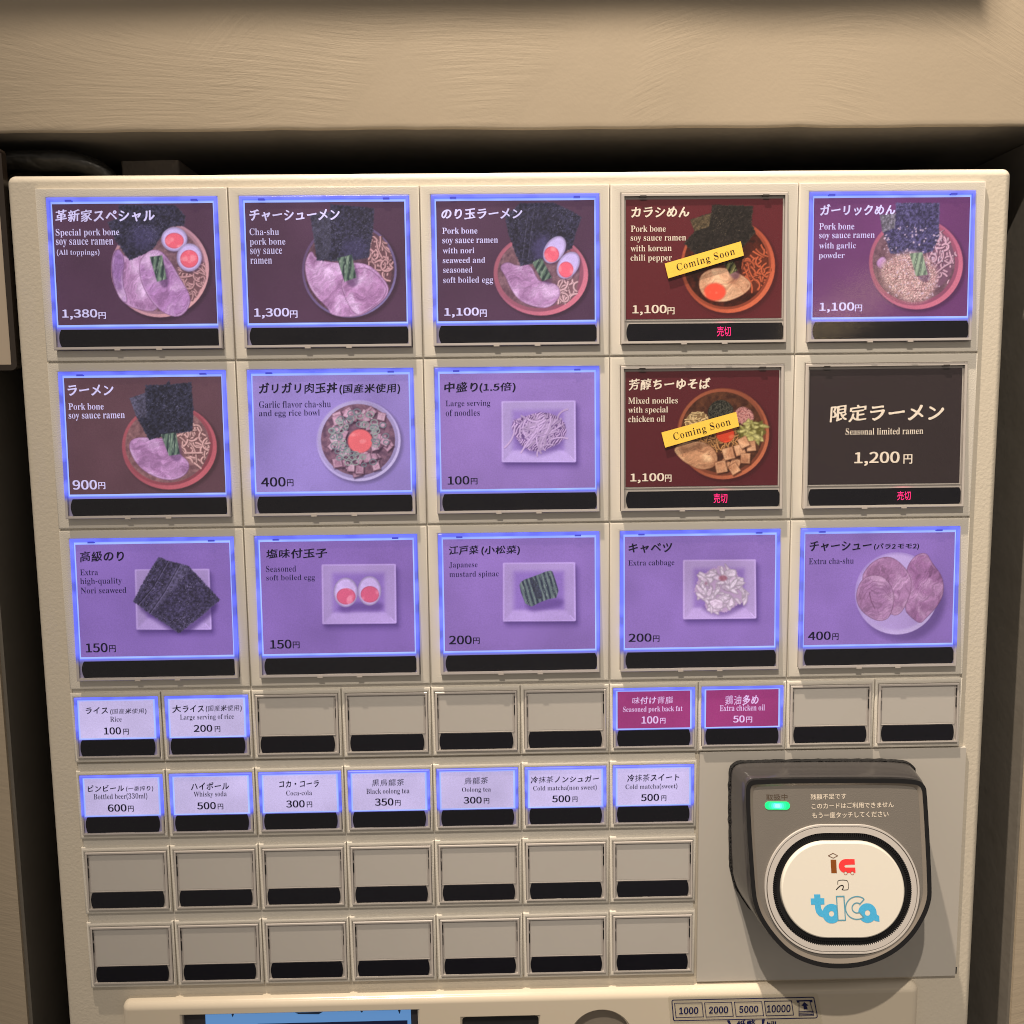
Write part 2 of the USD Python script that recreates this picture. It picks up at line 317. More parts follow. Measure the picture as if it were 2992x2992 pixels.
def rect_loop(rects, depths, n):
    """Sweeps a profile round a rectangle: rects (u0,v0,u1,v1) and a depth function for each step; n points a side. Grid of quads."""
    t = np.arange(n) / n
    V = []
    for (u0, v0, u1, v1), dep in zip(rects, depths):
        q = np.vstack([np.stack([u0 + (u1 - u0) * t, v0 + 0 * t], 1), np.stack([u1 + 0 * t, v0 + (v1 - v0) * t], 1), np.stack([u1 + (u0 - u1) * t, v1 + 0 * t], 1), np.stack([u0 + 0 * t, v1 + (v0 - v1) * t], 1)])
        V.append(np.column_stack([q, dep(q[:, 1]) if callable(dep) else np.full(len(q), dep)]))
    k = 4 * n; i = np.arange(k); j = (i + 1) % k
    F = np.vstack([np.stack([a * k + i, a * k + j, (a + 1) * k + j, (a + 1) * k + i], 1) for a in range(len(rects) - 1)])
    return np.vstack(V), F
def inset(r, d, dv=None):
    dv = d if dv is None else dv
    return (r[0] + d, r[1] + dv, r[2] - d, r[3] - dv)

BLUE_OUT, BLUE_IN = np.array([84, 96, 240]), np.array([128, 158, 255])
class Button:
    """One push button: housing, clear cover with light guide, menu card, black key bar. Local (u, v) in metres from the housing's top left corner, v downwards negative."""
    def __init__(s, x0, z0, large, lit, label, name):
        s.x0, s.z0, s.large, s.lit = x0, z0, large, lit
        if large: s.W, s.H, s.lid, s.card, s.bar = 0.100, 0.0890, (0.0060, -0.0832, 0.0942, -0.0048), (0.0085, -0.0701, 0.0918, -0.0079), (0.0090, -0.0814, 0.0927, -0.0729)
        else: s.W, s.H, s.lid, s.card, s.bar = 0.050, 0.0400, (0.0023, -0.0371, 0.0480, -0.0028), (0.0046, -0.0258, 0.0455, -0.0047), (0.0046, -0.0355, 0.0454, -0.0272)
        s.pro0, s.pro1 = (0.0006, 0.0034) if large else (0.0003, 0.0014)
        W, H = s.W, s.H
        g = 0.00018
        R0 = (g, -H, W - g, 0.0)
        hole = inset(s.lid, -0.00012)
        r = 0.0009
        rects = [R0, R0, inset(R0, r * 0.3), inset(R0, r), inset(hole, -0.0008), inset(hole, -0.0002), hole, hole]
        deps = [-0.014, -r, -r * 0.3, 0.0, 0.0, -0.0002, -0.0006, -0.004]
        V, F = rect_loop(rects, deps, 1)
        s.prim = obj(name, s.solid(V, F, s.house), HOUS, TM, smooth=40)
        if label: s.prim.SetCustomDataByKey('label', label)
        s.cover()
    def house(s, q): return np.column_stack([s.x0 + q[:, 0], YH - q[:, 2], s.z0 + q[:, 1]])
    def lidplane(s, v):
        t = (s.lid[3] - v) / (s.lid[3] - s.lid[1]); return s.pro0 + (s.pro1 - s.pro0) * t
    def cardplane(s, v): return s.lidplane(v) - (0.0013 if s.large else 0.0007)
    def on(s, lift=0.0):
        return lambda v: np.column_stack([s.x0 + v[:, 0], YH - s.cardplane(v[:, 1]) - lift, s.z0 + v[:, 1]])
    def solid(s, V, F, f):
        P = f(V); m = (P, F)
        m = trimesh.Trimesh(P, np.vstack([F[:, [0, 1, 2]], F[:, [0, 2, 3]]]), process=False)
        n = m.face_normals[np.argmax(m.area_faces)]
        f2 = m.faces
        c = np.cross(P[f2[:, 1]] - P[f2[:, 0]], P[f2[:, 2]] - P[f2[:, 0]])
        if c[:, 1].sum() > 0: f2 = f2[:, ::-1]
        return P, f2
    def uv(s, px, py, lift=0.0):
        """Card coordinates behind a pixel of the photograph."""
        b = (s.pro1 - s.pro0) / (s.lid[3] - s.lid[1])       # d(protrusion)/d(-v)
        a = YH - s.cardplane(0.0) - lift
        p = pt(px, py, a, b, s.z0)
        return np.array([p[0] - s.x0, p[2] - s.z0])
    def glow(s, P, dark):
        """Colour of the light guide at points (u, v, ...): blue where the lamps behind it reach, none beside the key bar."""
        u, v = P[:, 0], P[:, 1]
        end = s.card[1]
        k = np.clip((v - (end - (0.0035 if s.large else 0.0016))) / (0.006 if s.large else 0.003), 0, 1) if s.lit else np.zeros(len(u))
        return k
    def cover(s):
        L = s.lid
        ns = 26 if s.large else 14
        w = 0.0015 if s.large else 0.0011
        front = lambda v: s.lidplane(v)
        # rim of the clear cover
        rects = [L, L, inset(L, 0.0003), inset(L, w), inset(L, w)]
        deps = [-0.0015, lambda v: front(v) - 0.0003, front, front, lambda v: s.cardplane(v) - 0.0006]
        V, F = rect_loop(rects, deps, ns)
        k = s.glow(V, 0)
        seed = int(s.x0 * 1000 + 7 * s.z0 * 1000) % 97
        rs = np.random.default_rng(seed)
        blocks = np.repeat(rs.choice([0.55, 0.8, 1.0, 1.0, 1.25], 4 * ns // 2 + 1), 2)[: 4 * ns]
        blk = np.tile(blocks, len(rects))
        top = V[:, 1] > L[3] - 0.0016
        blk = np.where(top, 0.75 + 0.25 * (blk > 0.9), blk)
        t = lin(BLUE_OUT)[None] * (k * blk)[:, None] * (1.35 if s.large else 1.5)
        obj('cover_rim', s.solid(V, F, s.house), GUIDE_LIT if s.lit else GUIDE, s.prim, tint=t)
        # light strip between rim and card
        I = inset(L, w)
        C = s.card; s.w = w
        J = (C[0], C[1] - (0.0016 if s.large else 0.0009), C[2], C[3])
        V, F = rect_loop([(I[0], J[1], I[2], I[3]), (C[0] - 0.0006, C[1] - 0.0007, C[2] + 0.0006, C[3] + 0.0009), C], [lambda v: s.cardplane(v) - 0.0005, lambda v: s.cardplane(v) - 0.0001, lambda v: s.cardplane(v) - 0.0003], ns)
        n = 4 * ns
        lit = 1.0 if s.lit else 0.0
        t = np.vstack([np.tile(lin((88, 104, 246)), (n, 1)), np.tile(lin((150, 176, 255)), (n, 1)), np.tile(lin((150, 172, 255)), (n, 1))]) * lit
        jitter = np.clip(0.9 + 0.35 * (meshkit.noise(np.column_stack([V[:, 0] * 120, V[:, 1] * 120 + seed, V[:, 0] * 0])) - 0.5), 0.6, 1.15)
        t = t * jitter[:, None] * (1.25 if s.large else 1.3)
        obj('light_strip', s.solid(V, F, s.house), GUIDE_LIT if s.lit else GUIDE, s.prim, tint=t)
        # clear plastic web that carries the key bar
        web = (I[0], I[1], I[2], J[1])
        nu = 60 if s.large else 24
        us = np.linspace(web[0], web[2], nu); vs = np.linspace(web[1], web[3], 9)
        U, Vv = np.meshgrid(us, vs); q = np.column_stack([U.ravel(), Vv.ravel()])
        f = np.array([[a * nu + b, a * nu + b + 1, (a + 1) * nu + b + 1, (a + 1) * nu + b] for a in range(8) for b in range(nu - 1)])
        P = s.on(-0.0004)(q); t = np.zeros((len(q), 3))
        if s.lit: t += lin((74, 66, 98))[None]; t += lin((90, 95, 215))[None] * np.clip((q[:, 1] - (web[3] - 0.0022)) / 0.0022, 0, 1)[:, None] ** 1.5  # backlight leaking into the web, put in as emission tint
        if s.red:
            d = np.exp(-((q[:, 0] - 0.061) / 0.0042) ** 2) * np.maximum(np.exp(-((q[:, 1] + 0.0822) / 0.0012) ** 2), 0.6 * np.exp(-((q[:, 1] + 0.0718) / 0.0010) ** 2))
            t += lin((235, 70, 110))[None] * d[:, None]  # red spill of the sold-out lamp, put into the tint
        obj('key_web', s.solid(np.column_stack([q, q[:, 0] * 0]), f, lambda V: s.on(-0.0004)(V[:, :2])), GUIDE_LIT if s.lit else GUIDE, s.prim, tint=t)
        # black key bar with bowed ends
        b = s.bar; h = b[3] - b[1]; bow = 0.0011 if s.large else 0.0008
        a = np.linspace(-1, 1, 9)
        right = np.column_stack([b[2] - bow * a ** 2, b[1] + (a + 1) / 2 * h]); left = np.column_stack([b[0] + bow * a ** 2, b[1] + (a + 1) / 2 * h])[::-1]
        poly = Polygon(np.vstack([right, left])).buffer(0.0003).buffer(-0.0)
        obj('key_bar', slab(poly, s.on(0.0003), s.on(-0.0008)), BLACK, s.prim)
        # clips
        if s.large:
            for u in (0.0146, 0.0796):
                q = sbox(u + 0.0012, -0.0070, u + 0.0046, -0.0060)
                obj('cover_clip', slab(q, lambda v: np.column_stack([s.x0 + v[:, 0], YH - s.lidplane(v[:, 1]) - 0.00025, s.z0 + v[:, 1]]), s.on(-0.0005)), DARKCLIP if not s.lit else BLUECLIP, s.prim)
            for u in (0.0378, 0.0596):
                q = sbox(u, -0.0836, u + 0.0030, -0.0822)
                obj('cover_clip', slab(q, lambda v: np.column_stack([s.x0 + v[:, 0], YH - s.lidplane(v[:, 1]) - 0.00008, s.z0 + v[:, 1]]), lambda v: np.column_stack([s.x0 + v[:, 0], YH - 0.0012 + 0 * v[:, 0], s.z0 + v[:, 1]])), CLEARCLIP, s.prim)
        else:
            for u0, va, vb in ((0.0031, -0.0105, -0.0062), (0.0031, -0.0178, -0.0125), (0.0464, -0.0098, -0.0058), (0.0464, -0.0165, -0.0112)):
                if not s.lit:
                    obj('cover_clip', slab(sbox(u0, va, u0 + 0.0009, vb), s.on(0.0002), s.on(-0.0006)), DARKCLIP, s.prim)
    def pane(s):
        I = inset(s.lid, s.w)
        f = lambda d: (lambda v: np.column_stack([s.x0 + v[:, 0], YH - s.lidplane(v[:, 1]) + d, s.z0 + v[:, 1]]))
        obj('cover_pane', slab(sbox(*I), f(0.0001), f(0.0005)), PANE, s.prim)
    red = False
DARKCLIP = plastic('dark_clip', (0.03, 0.026, 0.025), 0.3); CLEARCLIP = plastic('clear_clip', (0.46, 0.42, 0.40), 0.2)
BLUECLIP = M('blue_clip', {'p': ('principled_bsdf', {'base_color': (0.05, 0.06, 0.25), 'roughness': 0.2, 'emission_color': tuple(lin((40, 46, 170))), 'emission_strength': 1.0})}, [], 'p.BSDF')

CROPS = {'A': (0, 500, .67288), 'B': (1200, 500, .46584), 'C': (1800, 500, .61698), 'D': (100, 1040, .60041), 'E': (1240, 1040, .54865), 'F': (2200, 1040, .40994), 'G': (150, 1540, .57453), 'H': (1240, 1540, .54865),
         'I': (2240, 1500, .38923), 'J': (180, 1980, .57971), 'K': (1240, 1980, .44513), 'L': (1760, 1960, .18634), 'Z': (0, 0, 1.54865), 'R': (2100, 2200, .36232), 'S': (1850, 2880, .31056), 'T': (2350, 2470, .11905)}
def N(crop, x, y):
    ox, oy, k = CROPS[crop]; return ox + x * k, oy + y * k

# ------------------------------------------------------------------ printed pictures: painted in card coordinates (millimetres)
def nz(p, s, seed=0): return meshkit.noise(np.column_stack([p * s, np.zeros(len(p))]), seed)
def fb(p, s, seed=0, o=4): return meshkit.fbm(np.column_stack([p * s, np.zeros(len(p))]), o, seed)
def rotp(p, a): c, s = math.cos(math.radians(a)), math.sin(math.radians(a)); return np.column_stack([p[:, 0] * c + p[:, 1] * s, -p[:, 0] * s + p[:, 1] * c])
def mixc(a, b, t): t = np.clip(t, 0, 1)[:, None]; return np.asarray(a, float) * (1 - t) + np.asarray(b, float) * t
def flat(c, amp=0.0): return lambda p, d: np.asarray(c, float)[None] * (1 + amp * (fb(p, 0.8, 4) - 0.5))[:, None]
def nori(c=(46, 44, 66), hi=(120, 118, 150), seed=0):
    def f(p, d):
        n = fb(p, 1.1, seed); k = nz(p, 2.6, seed + 1); r = mixc(np.array(c) * 0.72, np.array(c) * 1.35, (n - 0.3) * 2.2)
        r = mixc(r, hi, np.clip((k - 0.70) * 4, 0, 1) * 0.8 * nz(p, 0.5, seed + 2)); return mixc(r, np.array(hi) * 0.85, 0.45 * np.exp(-d / 0.5) * nz(p, 1.6, seed + 3))
    return f
def pork(c=(180, 134, 184), lo=(122, 82, 124), hi=(218, 182, 226), seed=0, ang=30):
    def f(p, d):
        q = rotp(p, ang); w = np.column_stack([fb(p, 0.16, seed) - 0.5, fb(p, 0.16, seed + 9) - 0.5]) * 9; q = q + w
        big = fb(q, 0.13, seed + 5, 3); r = mixc(c, hi, np.clip((big - 0.5) * 3.2, 0, 1)); r = mixc(r, lo, np.clip((0.44 - big) * 3.0, 0, 0.42))
        fib = nz(np.column_stack([q[:, 0] * 0.25, q[:, 1] * 1.5]), 1.0, seed + 2); r = r * (0.90 + 0.20 * fib)[:, None]
        crease = np.clip(1 - np.abs(fb(q, 0.17, seed + 13, 3) - 0.5) / 0.020, 0, 1) * np.clip(nz(p, 0.2, seed + 15) * 2 - 0.7, 0, 1); r = mixc(r, lo, crease * 0.55)
        r = mixc(r, hi, 0.55 * np.exp(-((d - 0.7) / 0.35) ** 2) * np.clip(nz(p, 0.3, seed + 17) * 2 - 0.5, 0, 1))
        return mixc(r, np.array(lo) * 0.8, 0.7 * np.exp(-d / 0.28)) * (1 + 0.10 * (nz(p, 2.2, seed + 7) - 0.5))[:, None]
    return f
def noodles(c=(170, 125, 135), lo=(86, 56, 66), ang=60, fr=4.6, seed=0, warp=2.2):
    def f(p, d):
        q = rotp(p, ang); w = fb(p, 0.22, seed, 2) - 0.5; w2 = fb(p, 0.5, seed + 4, 2) - 0.5
        s = np.sin((q[:, 1] + warp * 3 * w + warp * w2) * fr); s2 = np.sin((rotp(p, ang + 55)[:, 1] + warp * 3 * w2) * fr * 0.9)
        pick = nz(p, 0.3, seed + 6) > 0.55
        s = np.where(pick, s2, s); return mixc(lo, c, 0.5 + 0.6 * s) * (0.85 + 0.35 * fb(p, 0.4, seed + 8))[:, None]
    return f
def soup(c=(150, 112, 126), lo=(100, 70, 86), seed=0): return lambda p, d: mixc(lo, c, (fb(p, 0.5, seed) - 0.25) * 1.7 + 0.25 * (nz(p, 2.5, seed + 1) - 0.5))
def greens(c=(104, 124, 112), lo=(48, 62, 66), hi=(158, 174, 158), ang=0, fr=2.1, seed=0):
    def f(p, d):
        q = rotp(p, ang); s = np.sin(q[:, 0] * fr + 1.5 * fb(p, 0.4, seed)); n = nz(np.column_stack([q[:, 0] * 3, q[:, 1] * 0.4]), 1.0, seed + 2)
        return mixc(mixc(lo, c, 0.55 + 0.6 * s), hi, np.clip((n - 0.6) * 2.2, 0, 1))
    return f
def egg(seed=0, c=(190, 172, 226)): return lambda p, d: mixc(np.array(c) * 0.78, np.array(c) * 1.08, d / 1.4) * (0.95 + 0.1 * fb(p, 0.5, seed))[:, None]
def yolk(c=(236, 104, 128), hi=(255, 170, 185), seed=0): return lambda p, d: mixc(mixc(np.array(c) * 0.85, c, d / 0.7), hi, np.clip((fb(p, 0.3, seed, 2) - 0.56) * 5, 0, 1) * 0.6)
def ceramic(c, lo, ang=-40):
    def f(p, d):
        q = rotp(p - p.mean(0), ang)[:, 0]; return mixc(lo, c, 0.5 + q / (np.abs(q).max() + 1e-9) * 0.5) * (1 + 0.04 * (fb(p, 1.5, 3) - 0.5))[:, None]
    return f
def heap(c, lo, hi, seed=0, s=0.9):
    def f(p, d):
        a = fb(p, s, seed); rdg = 1 - np.abs(2 * fb(p, s * 0.8, seed + 3) - 1) * 3; return mixc(mixc(lo, c, (a - 0.25) * 2.4), hi, np.clip(rdg, 0, 1) * 0.7) * (0.75 + 0.25 * np.clip(d / 0.8, 0, 1))[:, None]
    return f
class Pic:
    def __init__(s, btn, crop, bg): s.b, s.crop, s.bg, s.ops, s.reg = btn, crop, np.asarray(bg, float), [], []
    def mm(s, pts): return np.array([s.b.uv(*N(s.crop, x, y)) * 1000 for x, y in pts])
    def poly(s, pts, fill, smooth=2, aa=0.30, a=1.0, jag=0.0, raw=False):
        q = np.asarray(pts, float) if raw else s.mm(pts)
        if jag:
            e = Polygon(q).segmentize(0.35) if hasattr(Polygon(q), 'segmentize') else Polygon(q)
            q = np.asarray(e.exterior.coords)[:-1]; q = q + jag * np.random.default_rng(len(s.ops)).normal(size=q.shape)
        elif smooth: q = chaikin(q, smooth)
        s.ops.append((Polygon(q).buffer(0), fill, aa, a)); s.reg.append(Polygon(q).buffer(aa + 0.4))
    def ell(s, cx, cy, rx, ry, fill, ang=0, **k):
        t = np.linspace(0, 2 * math.pi, 48, endpoint=False); c, n = math.cos(math.radians(ang)), math.sin(math.radians(ang))
        s.poly([(cx + rx * math.cos(a) * c - ry * math.sin(a) * n, cy + rx * math.cos(a) * n + ry * math.sin(a) * c) for a in t], fill, smooth=0, **k)
    def line(s, pts, w, fill, smooth=True, **k):
        q = s.mm(pts); g = LineString(q).buffer(w / 2)
        s.ops.append((g, fill, 0.25, k.get('a', 1.0))); s.reg.append(g.buffer(0.5))
    def shadow(s, pts, c, soft=1.6, a=0.55):
        q = s.mm(pts); g = Polygon(q); s.ops.append((g, flat(c), soft, a)); s.reg.append(g.buffer(soft + 0.5))
    def build(s, mat, step=0.38):
        c = s.b.card; R = unary_union(s.reg).intersection(sbox(c[0] * 1000 + 0.05, c[1] * 1000 + 0.05, c[2] * 1000 - 0.05, c[3] * 1000 - 0.05))
        x0, y0, x1, y1 = R.bounds
        xs = np.linspace(x0, x1, int((x1 - x0) / step) + 2); ys = np.linspace(y0, y1, int((y1 - y0) / step) + 2)
        X, Y = np.meshgrid(xs, ys); p = np.column_stack([X.ravel(), Y.ravel()]); nx = len(xs)
        inside = shapely.contains_xy(R.buffer(0.001), p[:, 0], p[:, 1])
        i = np.arange(len(xs) - 1); f = np.vstack([np.stack([r * nx + i, r * nx + i + 1, (r + 1) * nx + i + 1, (r + 1) * nx + i], 1) for r in range(len(ys) - 1)])
        f = f[inside[f].all(1)]; used = np.unique(f); re = np.zeros(len(p), int); re[used] = np.arange(len(used)); f, p = re[f], p[used]
        col = np.tile(s.bg, (len(p), 1))
        for g, fill, aa, a in s.ops:
            bx0, by0, bx1, by1 = g.bounds; near = np.nonzero((p[:, 0] > bx0 - 3 * aa) & (p[:, 0] < bx1 + 3 * aa) & (p[:, 1] > by0 - 3 * aa) & (p[:, 1] < by1 + 3 * aa))[0]
            if not len(near): continue
            pp = p[near]; pts = shapely.points(pp); shapely.prepare(g)
            d = shapely.distance(g.boundary, pts); d = np.where(shapely.contains_xy(g, pp[:, 0], pp[:, 1]), d, -d)
            al = np.clip(0.5 + d / (2 * aa), 0, 1); al = (al * al * (3 - 2 * al)) * a
            col[near] = col[near] * (1 - al)[:, None] + np.clip(fill(pp, np.maximum(d, 0)), 0, 255) * al[:, None]
        P = s.b.on(0.00005)(p / 1000)
        obj('food_picture', (P, flip_to_front(P, np.vstack([f[:, [0, 1, 2]], f[:, [0, 2, 3]]]))), mat, s.b.prim, tint=lin(np.clip(col, 0, 255)))

def plate_square(P, q, c=(176, 150, 214), lo=(138, 108, 188), sh=(84, 60, 130)):
    a = np.array(q, float); ctr = a.mean(0)
    def rnd(pts, r): return np.asarray(Polygon(P.mm(pts)).buffer(-r).buffer(r, 6).exterior.coords)[:-1]
    P.poly(rnd(a + [16, 26], 2.0), flat(sh), raw=True, smooth=0, aa=2.6, a=0.62)
    P.poly(rnd(a + [6, 12], 1.0), flat(np.array(sh) * 0.9), raw=True, smooth=0, aa=1.2, a=0.5)
    P.poly(rnd(a, 0.7), ceramic(np.array(c) * 1.12, np.array(c) * 1.0), raw=True, smooth=0)
    inner = ctr + (a - ctr) * 0.955
    P.poly(rnd(inner, 0.6), ceramic(c, np.array(c) * 0.9), raw=True, smooth=0)
    fl = ctr + (a - ctr) * [0.70, 0.66] + [0, -6]
    P.poly(rnd(fl, 1.0), flat(lo, 0.05), raw=True, smooth=0, aa=2.2)
    lowr = np.array([inner[3], inner[2], fl[2], fl[3]]); P.poly(lowr, flat(np.array(c) * 1.06), smooth=0, aa=0.9, a=0.65)
    rgt = np.array([inner[2], inner[1], fl[1], fl[2]]); P.poly(rgt, flat(np.array(c) * 0.93), smooth=0, aa=0.9, a=0.5)
    P.line([tuple(inner[2]), tuple(inner[2] * .55 + fl[2] * .45)], 0.45, flat(np.array(c) * 1.2), a=0.7)
def bowl(P, cx, cy, rx, ry, rim, rimlo, ins, off=(-0.055, -0.05), k=0.88):
    P.ell(cx + rx * 0.05, cy + ry * 0.05, rx * 1.02, ry * 1.02, flat(P.bg * 0.72), aa=1.2, a=0.8)
    P.ell(cx, cy, rx, ry, ceramic(rim, rimlo, -45))
    P.ell(cx + off[0] * rx, cy + off[1] * ry, rx * 0.955, ry * 0.955, ceramic(np.array(rim) * 0.88, np.array(rimlo) * 0.8, 130), a=0.75)
    P.ell(cx + off[0] * rx, cy + off[1] * ry, rx * k, ry * k, ins)
def stalks(P, q, ang, seed=0, **k):
    ang = -ang; a = np.array(q, float); P.poly(a + [16, 30], flat((70, 44, 84)), aa=0.9, a=0.5); P.poly(q, greens(ang=ang, seed=seed, **k), smooth=0, aa=0.35)

def strands(P, region, n, c, lo, ang=60, seed=0, w=0.75, L=(45, 110), sc=1.0):
    """Single noodles: bent strands inside a region of the picture, each with a dark side."""
    rs = np.random.default_rng(seed); g = Polygon(region).buffer(0); x0, y0, x1, y1 = g.bounds; k = 0
    P.poly(region, flat(lo), aa=0.7)
    clip = Polygon(P.mm(region)).buffer(0.3)
    while k < n:
        x, y = rs.uniform(x0, x1), rs.uniform(y0, y1)
        if not g.contains(Point(x, y)): continue
        k += 1; a = math.radians(ang) + rs.normal(0, 0.45); l = rs.uniform(*L) * sc; b = rs.normal(0, 1.5); t = np.linspace(-.5, .5, 9)
        pts = np.column_stack([x + l * t * np.cos(a + b * t), y + l * t * np.sin(a + b * t)])
        for off, ww, cc in ((1.0, w * 1.35, np.array(lo) * 0.8), (0.0, w, np.array(c) * rs.uniform(0.82, 1.08)), (-0.5, w * 0.3, np.array(c) * 1.22)):
            q = LineString(P.mm(pts + [off * 1.2 * sc, off * 2.2 * sc])).buffer(ww / 2).intersection(clip)
            if not q.is_empty: P.ops.append((q, flat(cc), 0.2, 0.9))
def shreds(P, region, n, c, lo, hi, seed=0, size=(14, 40)):
    """Torn leaves heaped in a region: small curled pieces, light and dark."""
    rs = np.random.default_rng(seed); g = Polygon(chaikin(region, 2)).buffer(0); x0, y0, x1, y1 = g.bounds; k = 0
    P.poly(region, flat(lo), jag=0.25)
    P.reg.append(Polygon(P.mm(region)).buffer(3.0))
    while k < n:
        x, y = rs.uniform(x0, x1), rs.uniform(y0, y1)
        if not g.contains(Point(x, y)): continue
        k += 1; l = rs.uniform(*size); wd = l * rs.uniform(0.25, 0.6); a = rs.uniform(0, 6.28); m = 7
        t = np.linspace(0, 2 * math.pi, m, endpoint=False); r = rs.uniform(0.6, 1.2, m)
        q = np.column_stack([l * r * np.cos(t), wd * r * np.sin(t)]) @ np.array([[math.cos(a), math.sin(a)], [-math.sin(a), math.cos(a)]]) + [x, y]
        b = rs.uniform(0.0, 1.0); cc = np.array(c) * (1 - b) + np.array(hi) * b
        P.poly(q + [2.5, 4.5], flat(np.array(lo) * 0.82), aa=0.9, a=0.28); P.poly(q, heap(cc, np.array(cc) * 0.86, np.array(hi) * 1.03, k, 0.35), aa=0.5)
def draw_1(P):
    bowl(P, 695, 425, 213, 210, (226, 168, 170), (150, 110, 150), soup(), (-0.03, -0.02), 0.90)
    strands(P, [(775, 420), (850, 420), (888, 380), (893, 470), (830, 585), (785, 490)], 34, (182, 138, 146), (118, 82, 92), 35, 2, 0.9, (40, 90))
    P.poly([(505, 335), (560, 385), (640, 350), (700, 380), (720, 480), (690, 610), (620, 608), (540, 580), (500, 520), (482, 430), (488, 360)], pork(seed=1, ang=70))
    P.poly([(515, 330), (545, 380), (530, 480), (560, 570), (530, 570), (498, 510), (482, 430), (490, 360)], pork((150, 110, 170), seed=8, ang=85))
    P.poly([(515, 146), (760, 146), (806, 195), (800, 238), (740, 242), (690, 300), (660, 345), (562, 388), (500, 300), (466, 222), (515, 205)], nori(seed=3), jag=0.16)
    P.poly([(580, 225), (700, 255), (650, 345), (570, 330)], flat((86, 78, 130)), aa=3.0, a=0.45)
    P.poly([(600, 400), (640, 345), (690, 338), (735, 380), (780, 460), (832, 545), (818, 605), (770, 640), (700, 612), (650, 560), (610, 480)], pork((176, 128, 186), seed=21, ang=40))
    stalks(P, [(650, 372), (705, 365), (724, 468), (682, 481)], 10, 4)
    for cx, cy, rx, ry, s in ((757, 296, 57, 53, 1), (822, 375, 55, 61, 2)):
        P.ell(cx + 5, cy + 7, rx, ry, flat((70, 48, 80)), aa=0.8, a=0.5); P.ell(cx, cy, rx, ry, egg(s)); P.ell(cx, cy + 6, rx * .72, ry * .64, yolk(seed=s))
def draw_2(P):
    bowl(P, 1517, 430, 206, 206, (128, 116, 168), (96, 70, 108), soup((112, 80, 96), (74, 50, 66)), (0, 0), 0.95)
    strands(P, [(1600, 285), (1670, 285), (1708, 400), (1690, 500), (1600, 410)], 34, (186, 142, 150), (108, 74, 86), 70, 3, 0.95, (40, 100))
    P.poly([(1320, 400), (1350, 335), (1375, 385), (1480, 400), (1600, 395), (1690, 490), (1685, 545), (1620, 600), (1550, 636), (1440, 630), (1420, 590), (1370, 545), (1332, 480)], pork(seed=5, ang=35))
    P.poly([(1470, 470), (1580, 400), (1680, 490), (1676, 545), (1610, 600), (1545, 634), (1500, 560)], pork((178, 130, 180), seed=15, ang=20))
    P.poly([(1345, 190), (1432, 178), (1434, 143), (1626, 160), (1620, 262), (1602, 376), (1500, 392), (1376, 388), (1360, 270)], nori(seed=13), jag=0.16)
    P.poly([(1434, 150), (1440, 380), (1376, 385), (1348, 195)], nori((70, 68, 88), seed=17), a=0.55)
    P.poly([(1480, 300), (1600, 290), (1590, 380), (1500, 385)], flat((86, 78, 130)), aa=3.0, a=0.4)
    stalks(P, [(1464, 378), (1528, 362), (1548, 462), (1496, 481)], 8, 6)
def draw_3(P):
    bowl(P, 817, 650, 296, 256, (222, 124, 146), (128, 78, 108), soup(seed=4), (-0.05, -0.05), 0.87)
    strands(P, [(930, 690), (1040, 640), (1052, 760), (950, 848), (890, 810)], 26, (196, 158, 168), (128, 92, 104), 100, 8, 1.0, (60, 130))
    P.poly([(580, 520), (640, 470), (680, 600), (600, 640)], soup((150, 110, 120), seed=14))
    P.poly([(552, 605), (600, 562), (680, 600), (750, 575), (800, 690), (850, 690), (930, 715), (942, 790), (870, 862), (780, 855), (680, 815), (620, 730), (590, 650)], pork(seed=31, ang=15))
    P.poly([(588, 268), (655, 232), (682, 200), (900, 198), (1010, 250), (1072, 290), (1032, 400), (1012, 485), (850, 560), (690, 597), (650, 500), (612, 390)], nori(seed=23), jag=0.17)
    P.poly([(760, 440), (870, 380), (850, 540), (770, 560)], flat((100, 88, 150)), aa=3.2, a=0.5)
    for x in (700, 735): P.line([(x + 40, 235), (x, 560)], 0.18, flat((140, 136, 170)), a=0.5)
    stalks(P, [(760, 572), (822, 545), (886, 668), (826, 691)], 28, 8)
    for cx, cy, rx, ry, ya, yb, s in ((902, 493, 62, 94, 884, 522, 1), (988, 590, 64, 92, 974, 618, 2)):
        P.ell(cx + 8, cy + 10, rx, ry, flat((70, 48, 80)), 33, aa=0.8, a=0.5); P.ell(cx, cy, rx, ry, egg(s), 33); P.ell(ya, yb, 47, 50, yolk(seed=s + 3))
